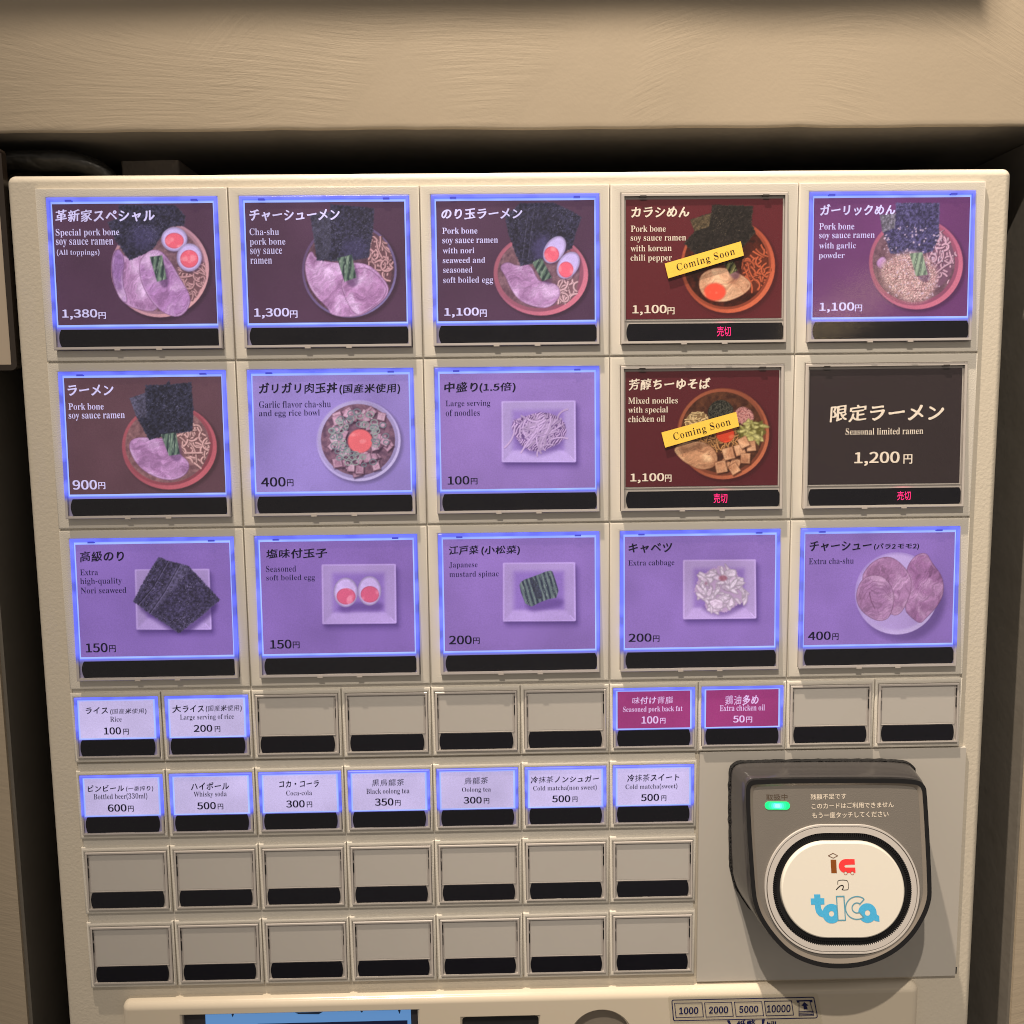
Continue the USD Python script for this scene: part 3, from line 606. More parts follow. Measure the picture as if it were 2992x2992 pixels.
def draw_4(P):
    bowl(P, 530, 448, 223, 224, (214, 112, 82), (120, 50, 38), soup((84, 34, 26), (44, 16, 14)), (-0.04, -0.03), 0.90)
    strands(P, [(600, 420), (700, 340), (735, 470), (660, 590), (590, 530)], 30, (176, 88, 60), (96, 42, 30), 50, 3, 0.9, (50, 110))
    P.poly([(352, 230), (450, 198), (452, 158), (650, 165), (642, 250), (662, 290), (600, 362), (400, 425), (322, 340), (372, 285)], nori((34, 30, 30), (110, 100, 86), 33), jag=0.17)
    P.poly([(350, 232), (450, 200), (440, 262), (372, 285)], nori((74, 64, 50), (140, 126, 100), 35), jag=0.1)
    P.poly([(400, 480), (500, 448), (600, 490), (652, 540), (600, 592), (500, 627), (420, 600), (388, 550)], pork((196, 150, 124), (120, 70, 56), (226, 196, 168), 41))
    P.ell(468, 572, 52, 42, yolk((232, 84, 66), (255, 140, 120), 6), aa=0.9)
    stalks(P, [(508, 436), (556, 425), (576, 470), (540, 489)], 25, 9, c=(110, 110, 70), lo=(30, 34, 22), hi=(170, 168, 120))
def draw_5(P):
    bowl(P, 1421, 438, 222, 217, (222, 124, 148), (150, 82, 122), soup(seed=6), (-0.05, -0.04), 0.88)
    strands(P, [(1470, 320), (1555, 280), (1612, 400), (1570, 530), (1480, 570)], 40, (200, 158, 178), (126, 86, 112), 100, 5, 1.0, (40, 100))
    P.poly([(1225, 430), (1270, 395), (1290, 450), (1250, 470)], pork((190, 140, 195), seed=4))
    P.poly([(1250, 208), (1324, 200), (1325, 150), (1532, 150), (1530, 310), (1500, 380), (1420, 400), (1300, 390), (1262, 285)], nori((72, 66, 104), (150, 146, 186), 53), jag=0.16)
    P.poly([(1250, 208), (1324, 200), (1320, 270), (1262, 290)], nori((110, 104, 120), (160, 156, 170), 57), jag=0.1)
    def grains(p, d):
        n = nz(p, 3.3, 71); m = fb(p, 0.5, 72); return mixc(mixc((150, 106, 116), (206, 164, 164), m * 1.3 - 0.1), (232, 200, 200), np.clip((n - 0.55) * 4, 0, 1)) * (0.72 + 0.5 * nz(p, 2.2, 73))[:, None]
    P.poly([(1250, 440), (1320, 400), (1400, 375), (1480, 410), (1530, 480), (1500, 590), (1420, 632), (1330, 600), (1260, 520)], grains, aa=2.2)
    rs = np.random.default_rng(5)
    for _ in range(150):
        x, y = rs.uniform(1270, 1560), rs.uniform(250, 600)
        if ((x - 1410) / 190) ** 2 + ((y - 440) / 190) ** 2 < 1: P.ell(x, y, rs.uniform(2.5, 5), rs.uniform(2.5, 5), flat((216, 190, 214)), aa=0.25, a=0.8)
    stalks(P, [(1390, 390), (1450, 384), (1476, 490), (1420, 498)], 12, 10, c=(150, 168, 146), lo=(96, 108, 100), hi=(190, 204, 180))
def draw_6(P):
    bowl(P, 658, 443, 231, 207, (204, 104, 118), (128, 66, 82), soup((158, 116, 120), (110, 76, 84), 8), (-0.04, -0.05), 0.89)
    strands(P, [(690, 370), (785, 310), (858, 430), (810, 550), (740, 490)], 36, (196, 154, 154), (124, 86, 90), 50, 9, 0.95, (50, 120))
    P.poly([(453, 432), (490, 393), (600, 400), (650, 400), (700, 470), (762, 520), (742, 582), (660, 612), (560, 580), (490, 520)], pork(seed=61, ang=10))
    P.poly([(465, 206), (540, 180), (540, 142), (640, 140), (655, 120), (665, 138), (765, 128), (776, 260), (770, 365), (640, 386), (560, 411), (500, 300)], nori((42, 42, 60), seed=63), jag=0.16)
    P.poly([(465, 206), (540, 180), (548, 300), (500, 300)], nori((84, 80, 104), seed=67), jag=0.1, a=0.8)
    stalks(P, [(616, 382), (690, 372), (709, 478), (656, 486)], 8, 12)
def draw_7(P):
    bowl(P, 1578, 412, 205, 198, (206, 192, 240), (160, 142, 208), soup((142, 104, 126), (92, 66, 92), 5), (-0.01, -0.02), 0.88)
    rs = np.random.default_rng(11)
    for k in range(70):
        a = rs.uniform(0, 6.28); r = rs.uniform(75, 165); x, y = 1578 + r * math.cos(a), 408 + r * math.sin(a) * 0.96; w = rs.uniform(20, 34); t = rs.uniform(0, 1.5)
        q = [(x + w * math.cos(t + b), y + w * math.sin(t + b)) for b in (0, 1.57, 3.14, 4.71)]
        P.poly([(i + 5, j + 8) for i, j in q], flat((54, 36, 58)), smooth=0, a=0.6, aa=0.5); P.poly(q, pork((186, 142, 170), (124, 82, 108), (216, 184, 208), k, rs.uniform(0, 180)), smooth=0)
    P.ell(1586, 414, 60, 58, yolk((238, 112, 124), (255, 160, 170), 8), aa=0.5)
    for k in range(62):
        a = rs.uniform(0, 6.28); r = rs.uniform(72, 140); x, y = 1578 + r * math.cos(a), 405 + r * math.sin(a) * 0.95; R = rs.uniform(9, 19)
        c = rs.choice([0, 1]); P.line([(x + R * math.cos(t), y + R * 0.8 * math.sin(t)) for t in np.linspace(0, 6.28, 13)], 0.55, flat(((150, 160, 162), (112, 124, 136))[c]))
def draw_8(P):
    plate_square(P, [(410, 241), (805, 237), (808, 566), (412, 566)], (184, 160, 222), (146, 118, 194))
    P.poly([(470, 400), (620, 330), (760, 400), (720, 500), (590, 540), (500, 490)], flat((96, 70, 140)), aa=2.0, a=0.6)
    P.poly([(452, 352), (540, 318), (640, 294), (742, 335), (762, 425), (700, 480), (580, 518), (500, 465)], noodles((190, 160, 206), (96, 70, 122), 58, 4.4, 6, 1.2), smooth=1, aa=0.6)
    rs = np.random.default_rng(3)
    for k in range(46):
        x, y = rs.normal(610, 50), rs.normal(402, 32); a = rs.normal(2.2, 0.5); L = rs.uniform(90, 170); b = rs.uniform(-1.3, 1.3)
        pts = [(x + L * (t - .5) * math.cos(a + b * t), y + L * (t - .5) * math.sin(a + b * t) * 0.8) for t in np.linspace(0, 1, 9)]
        P.line([(i + 1, j + 3) for i, j in pts], 0.8, flat((100, 74, 128)), a=0.5); P.line(pts, 0.85, flat(np.array((192, 164, 210)) * rs.uniform(0.86, 1.08)))
def draw_9(P):
    bowl(P, 1590, 414, 246, 243, (192, 112, 82), (96, 46, 36), soup((96, 58, 40), (58, 30, 24), 5), (-0.02, -0.03), 0.89)
    strands(P, [(1400, 400), (1600, 330), (1700, 420), (1640, 520), (1480, 500)], 46, (180, 134, 88), (80, 48, 30), 40, 4, 0.7, (50, 110))
    P.poly([(1505, 290), (1540, 240), (1600, 230), (1650, 275), (1640, 325), (1570, 350), (1515, 340)], heap((30, 30, 28), (10, 12, 12), (110, 110, 100), 4, 2.0))
    P.poly([(1385, 340), (1430, 295), (1500, 300), (1520, 360), (1450, 400), (1390, 385)], heap((190, 168, 126), (120, 96, 66), (226, 210, 176), 6, 1.6))
    strands(P, [(1388, 340), (1430, 298), (1500, 302), (1516, 356), (1450, 396), (1392, 382)], 24, (206, 184, 142), (130, 106, 74), 20, 14, 0.55, (30, 70))
    P.poly([(1645, 300), (1690, 262), (1745, 290), (1762, 340), (1710, 375), (1660, 350)], heap((176, 116, 118), (112, 66, 74), (216, 172, 170), 8, 1.7))
    shreds(P, [(1660, 400), (1730, 350), (1800, 350), (1818, 410), (1770, 470), (1690, 450)], 26, (156, 154, 84), (96, 92, 44), (210, 208, 146), 10, (16, 38))
    P.poly([(1322, 490), (1395, 450), (1500, 455), (1562, 515), (1560, 585), (1480, 613), (1390, 572), (1345, 530)], pork((186, 140, 110), (110, 68, 50), (220, 184, 150), 3, 20))
    rs = np.random.default_rng(8)
    for k, (x, y) in enumerate([(1600, 580), (1655, 575), (1620, 520), (1680, 500), (1740, 480), (1700, 460), (1650, 600), (1580, 590), (1710, 545)]):
        w = rs.uniform(36, 46); t = rs.uniform(0, 1.5); q = [(x + w * math.cos(t + b), y + w * math.sin(t + b)) for b in (0, 1.5, 3.1, 4.6)]
        P.poly([(i + 6, j + 8) for i, j in q], flat((50, 26, 20)), smooth=0, a=0.6, aa=0.5); P.poly(q, pork((190, 142, 112), (122, 74, 54), (222, 182, 150), 20 + k, k * 40), smooth=0)
    P.ell(1602, 416, 49, 46, yolk((238, 82, 54), (255, 150, 110), 8))
def draw_11(P):
    plate_square(P, [(424, 215), (804, 212), (816, 522), (432, 522)])
    q = np.array([(545, 152), (592, 170), (655, 185), (700, 200), (860, 370), (760, 455), (650, 540), (500, 440), (415, 378), (480, 255)])
    P.poly(q + [14, 26], flat((66, 44, 108)), aa=1.8, a=0.7)
    P.poly(q, nori((58, 52, 82), (146, 134, 178), 81), jag=0.17)
    P.poly([(640, 190), (715, 205), (600, 340), (520, 430), (490, 420), (590, 290)], nori((96, 88, 124), (160, 148, 190), 83), aa=1.5, a=0.6)
    for e in ([(592, 172), (520, 300), (440, 395)], [(655, 187), (575, 330), (500, 438)]): P.line(e, 0.4, flat((30, 26, 48)), a=0.7); P.line([(x + 5, y + 3) for x, y in e], 0.3, flat((124, 114, 156)), a=0.6)
def draw_12(P):
    plate_square(P, [(1374, 190), (1752, 187), (1756, 490), (1378, 494)])
    P.poly([(1450, 400), (1560, 380), (1690, 380), (1680, 430), (1560, 420), (1480, 440)], flat((84, 58, 128)), aa=1.8, a=0.6)
    for cx, cy, rx, ry, yy, s in ((1497, 332, 62, 75, 352, 1), (1618, 324, 60, 75, 342, 2)):
        P.ell(cx, cy, rx, ry, egg(s, (182, 160, 214))); P.ell(cx + 2, yy, rx * .78, ry * .56, yolk((206, 92, 130), (240, 160, 190), s))
def draw_13(P):
    plate_square(P, [(418, 190), (803, 187), (807, 501), (418, 503)])
    P.poly([(530, 400), (640, 380), (740, 380), (740, 420), (640, 440), (560, 455)], flat((84, 58, 128)), aa=1.8, a=0.6)
    P.poly([(503, 318), (516, 285), (585, 262), (668, 228), (686, 240), (724, 372), (640, 388), (548, 436)], greens((98, 112, 118), (46, 52, 72), (136, 148, 148), 15, 2.5, 3), smooth=1)
    P.poly([(552, 272), (580, 265), (640, 370), (600, 390)], nori((52, 54, 76), (96, 104, 120), 5), smooth=1, a=0.8)
def draw_14(P):
    plate_square(P, [(1377, 175), (1765, 172), (1768, 487), (1377, 491)], (182, 156, 214), (142, 112, 186))
    P.poly([(1470, 420), (1600, 400), (1720, 380), (1700, 430), (1600, 480), (1510, 460)], flat((88, 62, 126)), aa=2.0, a=0.6)
    shreds(P, [(1437, 345), (1465, 262), (1530, 225), (1570, 206), (1660, 232), (1700, 330), (1712, 395), (1680, 405), (1600, 456), (1500, 432), (1492, 382)], 70, (208, 182, 214), (184, 154, 194), (234, 216, 240), 4, (22, 50))
    P.ell(1590, 272, 22, 15, flat((150, 84, 106)), aa=0.8, a=0.8); P.ell(1500, 300, 8, 8, flat((140, 90, 120)), aa=0.6, a=0.7)
def draw_15(P):
    P.ell(1020, 650, 320, 312, flat((96, 72, 134)), aa=2.6, a=0.75)
    P.ell(975, 600, 312, 309, ceramic((196, 176, 224), (150, 124, 192), -60)); P.ell(975, 590, 286, 284, ceramic((168, 142, 204), (186, 164, 218), -60), aa=1.2)
    P.poly([(1040, 420), (1112, 312), (1200, 289), (1242, 372), (1322, 470), (1333, 600), (1282, 700), (1195, 790), (1152, 832), (1080, 780), (1030, 720), (1060, 560)], pork((156, 108, 156), (104, 66, 104), (188, 146, 188), 91, 60))
    P.poly([(700, 500), (760, 390), (850, 330), (940, 322), (1040, 400), (1092, 500), (1082, 610), (1010, 760), (930, 770), (800, 640)], pork((160, 116, 160), (112, 74, 108), (196, 156, 196), 93, 50))
    P.poly([(668, 610), (700, 510), (770, 460), (880, 470), (950, 560), (960, 660), (925, 790), (835, 816), (730, 755), (682, 690)], pork((156, 114, 158), (110, 74, 106), (190, 150, 190), 95, 20))
    for off in (0, 26, 52): P.line([(700 + off, 640), (730 + off, 560 + off * .5), (800 + off * .6, 510 + off), (880, 520 + off), (930, 600 + off * .7)], 0.45, flat((118, 80, 116)), a=0.5)
    P.line([(770, 590), (785, 660), (812, 715)], 0.5, flat((96, 60, 92)), a=0.7)

WHITE, NAVY, PALE = (214, 206, 255), (14, 10, 40), (226, 216, 204)
BROWN, PURP, RED = (82, 54, 80), (138, 108, 184), (92, 32, 42)
large = [
 dict(crop='A', bg=BROWN, ink=WHITE, draw=draw_1, label='button showing a bowl with nori, pork and two egg halves, priced 1,380', head=[('革新家スペシャル', 240, 165, 672, 220)],
      desc=[('Special pork bone', 242, 250, 518, 287), ('soy sauce ramen', 243, 296, 492, 330), ('(All toppings)', 247, 340, 432, 370)], price=[('1,380', 270, 600, 423, 644), ('円', 428, 612, 460, 642)]),
 dict(crop='A', bg=BROWN, ink=WHITE, draw=draw_2, label='button showing a bowl covered with pork slices, priced 1,300', head=[('チャーシューメン', 1083, 165, 1475, 215)],
      desc=[('Cha-shu', 1084, 248, 1211, 278), ('pork bone', 1085, 291, 1239, 328), ('soy sauce', 1086, 336, 1225, 370), ('ramen', 1088, 380, 1181, 403)], price=[('1,300', 1103, 595, 1256, 640), ('円', 1259, 605, 1292, 637)]),
 dict(crop='B', bg=BROWN, ink=WHITE, draw=draw_3, label='button showing a pink bowl with tall nori and two tilted egg halves', head=[('のり玉ラーメン', 192, 232, 700, 302)],
      desc=[('Pork bone', 198, 355, 418, 393), ('soy sauce ramen', 198, 423, 547, 463), ('with nori', 201, 480, 399, 516), ('seaweed and', 201, 540, 467, 577), ('seasoned', 203, 600, 387, 638), ('soft boiled egg', 203, 662, 517, 712)], price=[('1,100', 210, 857, 428, 918), ('円', 434, 868, 477, 915)]),
 dict(crop='C', bg=RED, ink=PALE, lit=False, draw=draw_4, label='unlit red button showing a bowl with chilli pepper', head=[('カラシめん', 72, 168, 347, 220)],
      desc=[('Pork bone', 70, 258, 235, 288), ('soy sauce ramen', 69, 308, 331, 338), ('with korean', 69, 350, 263, 380), ('chili pepper', 69, 395, 264, 432)], price=[('1,100', 77, 634, 240, 682), ('円', 243, 645, 277, 678)], red=(478, 735, 543, 782)),
 dict(crop='C', bg=(112, 62, 114), ink=WHITE, draw=draw_5, label='lit button showing a bowl dusted with garlic powder', head=[('ガーリックめん', 967, 155, 1322, 210)],
      desc=[('Pork bone', 962, 246, 1128, 277), ('soy sauce ramen', 961, 296, 1224, 326), ('with garlic', 962, 338, 1136, 374), ('powder', 960, 385, 1082, 420)], price=[('1,100', 962, 622, 1128, 670), ('円', 1131, 632, 1165, 664)]),
 dict(crop='D', bg=(94, 64, 76), ink=WHITE, draw=draw_6, label='brown lit button showing plain ramen, priced 900', head=[('ラーメン', 163, 140, 386, 193)],
      desc=[('Pork bone', 167, 230, 338, 262), ('soy sauce ramen', 168, 280, 441, 314)], price=[('900', 187, 604, 306, 650), ('円', 312, 614, 346, 648)]),
 dict(crop='D', bg=(150, 130, 204), ink=NAVY, draw=draw_7, label='purple button showing a white bowl with scallions and egg yolk', head=[('ガリガリ肉玉丼', 1093, 128, 1475, 185), ('(国産米使用)', 1485, 135, 1781, 187)],
      desc=[('Garlic flavor cha-shu', 1094, 218, 1443, 252), ('and egg rice bowl', 1094, 262, 1390, 300)], price=[('400', 1104, 590, 1224, 636), ('円', 1230, 600, 1262, 634)]),
 dict(crop='E', bg=(146, 116, 190), ink=NAVY, draw=draw_8, label='purple button showing noodles on a square plate', head=[('中盛り', 105, 138, 285, 195), ('(1.5倍)', 293, 140, 486, 195)],
      desc=[('Large serving', 113, 236, 351, 275), ('of noodles', 114, 285, 295, 320)], price=[('100', 124, 640, 240, 685), ('円', 247, 650, 283, 684)]),
 dict(crop='E', bg=(84, 30, 40), ink=PALE, lit=False, draw=draw_9, label='unlit red button showing mixed noodles', head=[('芳醇ちーゆそば', 1088, 118, 1523, 182)],
      desc=[('Mixed noodles', 1086, 220, 1349, 254), ('with special', 1086, 270, 1297, 310), ('chicken oil', 1086, 318, 1281, 352)], price=[('1,100', 1096, 625, 1277, 677), ('円', 1281, 632, 1316, 670)], red=(1540, 732, 1612, 782)),
 dict(crop='F', bg=(50, 42, 46), ink=PALE, lit=False, draw=None, label='unlit black button with lettering only', head=[('限定ラーメン', 548, 345, 1362, 470)],
      desc=[('Seasonal limited ramen', 660, 512, 1213, 560)], price=[('1,200', 722, 683, 1045, 782), ('円', 1072, 700, 1135, 768)], red=(1027, 962, 1122, 1027)),
 dict(crop='G', bg=(134, 104, 184), ink=NAVY, draw=draw_11, label='purple button showing a stack of nori sheets', head=[('高級のり', 146, 122, 370, 178)],
      desc=[('Extra', 147, 215, 237, 245), ('high-quality', 148, 258, 358, 297), ('Nori seaweed', 150, 306, 382, 337)], price=[('150', 175, 590, 287, 637), ('円', 294, 600, 328, 636)]),
 dict(crop='G', bg=(132, 102, 180), ink=NAVY, draw=draw_12, label='purple button showing two egg halves on a square plate', head=[('塩味付玉子', 1092, 108, 1403, 160)],
      desc=[('Seasoned', 1091, 196, 1245, 228), ('soft boiled egg', 1093, 242, 1341, 278)], price=[('150', 1112, 573, 1222, 618), ('円', 1228, 582, 1263, 616)]),
 dict(crop='H', bg=PURP, ink=NAVY, draw=draw_13, label='purple button showing green stalks on a square plate', head=[('江戸菜', 131, 98, 288, 148), ('(小松菜)', 303, 98, 509, 150)],
      desc=[('Japanese', 132, 186, 283, 222), ('mustard spinac', 134, 234, 396, 272)], price=[('200', 131, 578, 253, 624), ('円', 259, 588, 295, 622)]),
 dict(crop='H', bg=PURP, ink=NAVY, draw=draw_14, label='purple button showing a heap of pale cabbage', head=[('キャベツ', 1087, 85, 1320, 137)],
      desc=[('Extra cabbage', 1086, 175, 1331, 212)], price=[('200', 1087, 567, 1210, 611), ('円', 1217, 577, 1252, 611)]),
 dict(crop='I', bg=PURP, ink=NAVY, draw=draw_15, label='purple button showing pork slices on a round plate', head=[('チャーシュー', 322, 205, 788, 282), ('(バラ2 モモ2)', 805, 222, 1144, 275)],
      desc=[('Extra cha-shu', 317, 335, 653, 380)], price=[('400', 310, 887, 481, 950), ('円', 492, 900, 540, 950)]),
]
def letter(btn, name, crop, items, style, ink, mat, lift=0.0001, jstyle=None):
    out = []
    for txt, x0, y0, x1, y1 in items:
        st = style
        if txt == '円': st = 'price'
        xm, ym = (x0 + x1) / 2, (y0 + y1) / 2
        u0 = btn.uv(*N(crop, x0, ym))[0]; u1 = btn.uv(*N(crop, x1, ym))[0]; v1 = btn.uv(*N(crop, xm, y0))[1]; v0 = btn.uv(*N(crop, xm, y1))[1]
        out.append(fit(text_geom(txt, st), u0, v0, u1, v1))
    g = unary_union(out)
    P, F = sheet(g, btn.on(lift))
    return obj(name, (P, F), mat, btn.prim, tint=lin(ink))
def card(btn, bg, mat):
    c = btn.card; P, F = sheet(sbox(*c), btn.on(0.0)); return obj('menu_card', slab(sbox(*c), btn.on(0.0), btn.on(-0.0002)), mat, btn.prim, tint=lin(bg))
LB = []
for i, d in enumerate(large):
    r, c = divmod(i, 5); lit = d.get('lit', True)
    Button.red = 'red' in d
    b = Button(-0.25 + 0.1 * c, rowL[r], True, lit, d['label'], 'menu_button'); LB.append(b)
    mat = BACKLIT if lit else PRINT
    card(b, d['bg'], mat)
    if d['draw']:
        P = Pic(b, d['crop'], d['bg']); d['draw'](P); P.build(mat)
    letter(b, 'heading', d['crop'], d['head'], 'brush', d['ink'], mat)
    letter(b, 'description', d['crop'], d['desc'], 'serif', d['ink'] if d['ink'] != NAVY else (28, 20, 66), mat)
    letter(b, 'price', d['crop'], d['price'], 'price', d['ink'], mat)
    if 'red' in d: letter(b, 'sold_out_sign', d['crop'], [('売切',) + d['red']], 'cjk', (255, 40, 120), LEDMAT, lift=0.0004)
    b.pane()
Button.red = False
WB, MG = (204, 192, 240), (152, 54, 118)
small = {
 (0, 0): ('J', WB, NAVY, [('ライス', 122, 148, 233, 183), ('(国産米使用)', 245, 155, 428, 186)], [('Rice', 245, 196, 303, 222)], [('100', 213, 250, 300, 286), ('円', 311, 257, 339, 287)], 'white lit button for rice'),
 (0, 1): ('J', WB, NAVY, [('大', 557, 138, 602, 177), ('ライス', 611, 138, 717, 175), ('(国産米使用)', 727, 138, 908, 173)], [('Large serving of rice', 597, 184, 868, 217)], [('200', 666, 238, 760, 273), ('円', 772, 244, 800, 273)], 'white lit button for a large serving of rice'),
 (0, 6): ('L', MG, (222, 190, 240), [('味付け背脂', 470, 400, 1108, 522)], [('Seasoned pork back fat', 322, 555, 1256, 660)], [('100', 612, 712, 878, 826), ('円', 905, 738, 990, 825)], 'magenta lit button for pork back fat'),
 (0, 7): ('Z', MG, (222, 190, 240), [('鶏油多め', 1368, 1311, 1431, 1330.5)], [('Extra chicken oil', 1358, 1329.5, 1443, 1341)], [('50', 1383, 1350, 1405, 1363), ('円', 1407.5, 1352, 1419, 1363)], 'magenta lit button for chicken oil'),
 (1, 0): ('J', WB, NAVY, [('ビンビール', 132, 540, 315, 575), ('(一番搾り)', 325, 545, 462, 575)], [('Bottled beer(330ml)', 162, 583, 432, 617)], [('600', 233, 638, 328, 675), ('円', 335, 645, 364, 675)], 'white lit button for bottled beer'),
 (1, 1): ('J', WB, NAVY, [('ハイボール', 652, 526, 844, 566)], [('Whisky soda', 666, 573, 832, 606)], [('500', 683, 627, 778, 663), ('円', 787, 635, 815, 663)], 'white lit button for whisky soda'),
 (1, 2): ('J', WB, NAVY, [('コカ・コーラ', 1096, 518, 1297, 553)], [('Coca-cola', 1132, 568, 1262, 593)], [('300', 1132, 618, 1226, 654), ('円', 1236, 624, 1263, 653)], 'white lit button for cola'),
 (1, 3): ('J', WB, NAVY, [('黒烏龍茶', 1563, 510, 1727, 547)], [('Black oolong tea', 1536, 558, 1753, 592)], [('350', 1579, 608, 1673, 645), ('円', 1681, 616, 1709, 645)], 'white lit button for black oolong tea'),
 (1, 4): ('K', WB, NAVY, [('烏龍茶', 262, 652, 418, 700)], [('Oolong tea', 247, 718, 436, 757)], [('300', 257, 782, 377, 826), ('円', 390, 790, 426, 826)], 'white lit button for oolong tea'),
 (1, 5): ('K', WB, NAVY, [('冷抹茶ノンシュガー', 698, 643, 1146, 690)], [('Cold matcha(non sweet)', 714, 706, 1131, 744)], [('500', 838, 772, 958, 817), ('円', 972, 780, 1005, 816)], 'white lit button for unsweetened matcha'),
 (1, 6): ('K', WB, NAVY, [('冷抹茶スイート', 1331, 631, 1673, 682)], [('Cold matcha(sweet)', 1320, 697, 1660, 735)], [('500', 1421, 763, 1541, 809), ('円', 1555, 772, 1588, 808)], 'white lit button for sweet matcha'),
}
for r in range(4):
    for c in range(10 if r == 0 else 7):
        d = small.get((r, c))
        b = Button(-0.25 + 0.05 * c, rowS[r], False, d is not None, d[6] if d else None, 'small_button')
        if d:
            card(b, d[1], BACKLIT)
            letter(b, 'heading', d[0], d[3], 'brush_small', d[2], BACKLIT); letter(b, 'description', d[0], d[4], 'serif', d[2], BACKLIT); letter(b, 'price', d[0], d[5], 'price', d[2], BACKLIT)
        else:
            obj('blank_card', slab(sbox(*b.card), b.on(-0.0002), b.on(-0.0006)), BLANK, b.prim)
        b.pane()

# ------------------------------------------------------------------ card reader on its plate
plate = bx(0.1015, 0.2540, -0.0094, 0.0, Z0 - 0.4512, Z0 - 0.3118)
obj('reader_plate', plate, PLATE, TM)
obj('plate_notch', bx(0.2543, 0.2556, -0.0078, -0.0070, Z0 - 0.4510, Z0 - 0.4470), DARKHOLE, TM)
TOPZ = Z0 - 0.3195
RA, RB = -0.0285, 0.21                       # reader face: y = RA + RB (z - TOPZ)
RD = thing('card_reader', (0.178, -0.0095, Z0 - 0.375), 'black contactless card reader with white oval touch pad', 'card reader')
def RP(x, y, crop='R'):
    p = pt(*N(crop, x, y), RA, RB, TOPZ); return np.array([p[0], p[2]])
def rface(lift): return lambda v: np.column_stack([v[:, 0], RA + RB * (v[:, 1] - TOPZ) - lift, v[:, 1]])
rim_px = [(195, 300), (245, 1100), (268, 1215), (310, 1330), (420, 1490), (560, 1628), (760, 1712), (950, 1735), (1180, 1715), (1400, 1622), (1560, 1482), (1660, 1320), (1705, 1200), (1717, 1090), (1676, 310), (1660, 245), (1590, 188), (1000, 186), (300, 194), (225, 215)]
rim = Polygon(chaikin([RP(*p) for p in rim_px], 3)).buffer(0)
rim = rim.buffer(0.002).buffer(-0.002)
def resample(poly, n=160):
    r = poly.exterior; return np.array([r.interpolate(t, normalized=True).coords[0] for t in np.arange(n) / n])
def loft(rings):
    k = len(rings[0]); V = np.vstack(rings); i = np.arange(k); j = (i + 1) % k
    F = [np.stack([a * k + i, a * k + j, (a + 1) * k + j, (a + 1) * k + i], 1) for a in range(len(rings) - 1)]
    F = np.vstack([np.vstack([f[:, [0, 1, 2]], f[:, [0, 2, 3]]]) for f in F])
    m = trimesh.Trimesh(V, F, process=False)
    c = V.mean(0); s = np.einsum('ij,ij->i', m.face_normals, m.triangles_center - c).sum()
    return V, (F if s > 0 else F[:, ::-1])
rc = resample(rim)
cen = rc.mean(0)
back = cen + (rc - cen) * 1.045 + [-0.0006, 0.0]
front_in = np.array([np.asarray(p) for p in cen + (rc - cen) * 0.985])
RBLK = plastic('reader_black_gloss', (0.010, 0.0098, 0.011), 0.22, var=0.1, spec=0.35); RSIDE = plastic('reader_smoke_plastic', (0.05, 0.047, 0.047), 0.16, var=0.1)
FUZZ = plastic('black_hook_tape', (0.008, 0.008, 0.009), 0.9, bump=0.004, scale=700)
rings = [np.column_stack([back[:, 0], np.full(160, -0.0128), back[:, 1]]), rface(-0.004)(cen + (rc - cen) * 1.012), rface(-0.0012)(rc), rface(0.0)(front_in)]
V, F = loft(rings); v2, f2 = trimesh.creation.triangulate_polygon(Polygon(front_in), engine='earcut')
obj('reader_body', trimesh.util.concatenate([trimesh.Trimesh(V, F, process=False), trimesh.Trimesh(rface(0.0)(v2), flip_to_front(rface(0.0)(v2), f2), process=False)]), RSIDE, RD, smooth=40)
tp = cen + (back - cen) * 1.012
nzt = 1 + 0.0035 * RNG.normal(size=160)
tape = Polygon(cen + (tp - cen) * nzt[:, None]).buffer(0)
obj('hook_tape', slab(tape, lambda v: np.column_stack([v[:, 0], np.full(len(v), -0.0129), v[:, 1]]), lambda v: np.column_stack([v[:, 0], np.full(len(v), -0.0095), v[:, 1]])), FUZZ, RD)
inner = rim.buffer(-0.0029)
obj('reader_rim', slab(rim.buffer(-0.0005).difference(inner), rface(0.0018), rface(-0.0003)), RBLK, RD)
RFACE = plastic('bronze_grey_face', (0.225, 0.207, 0.188), 0.30, bump=0.0001, scale=1800, var=0.05, metal=0.35)
obj('face_plate', slab(inner.buffer(0.00005), rface(0.0005), rface(-0.0004)), RFACE, RD)
ip = resample(inner); V, F = loft([rface(0.0017)(ip), rface(0.0006)(cen + (ip - cen) * 0.962)])
LIP = plastic('bronze_lip', (0.26, 0.23, 0.20), 0.2, var=0.04, metal=0.35)
obj('face_lip', (V, flip_to_front(V, F)), LIP, RD, smooth=True)
c0 = RP(988, 1085); sx = np.linalg.norm(RP(1088, 1085) - RP(888, 1085)) / 200; sy = np.linalg.norm(RP(988, 1185) - RP(988, 985)) / 200
def stadium(hw, hh):
    r = hh * sy; h = hw * sx - r; tilt = math.atan2(*(RP(1188, 1085) - RP(788, 1085))[::-1])
    return affinity.rotate(LineString([(c0[0] - h, c0[1]), (c0[0] + h, c0[1])]).buffer(r, 32), tilt, origin=tuple(c0), use_radians=True)
SILVER = plastic('pale_ring_plastic', (0.50, 0.475, 0.455), 0.30, var=0.03); DKLINE = plastic('dark_ring_line', (0.08, 0.065, 0.055), 0.4)
obj('outer_ring', slab(stadium(622, 518).difference(stadium(608, 505)), rface(0.0016), rface(0.0004)), SILVER, RD)
obj('ring_line', slab(stadium(608, 505).difference(stadium(600, 498)), rface(0.0011), rface(0.0004)), DKLINE, RD)
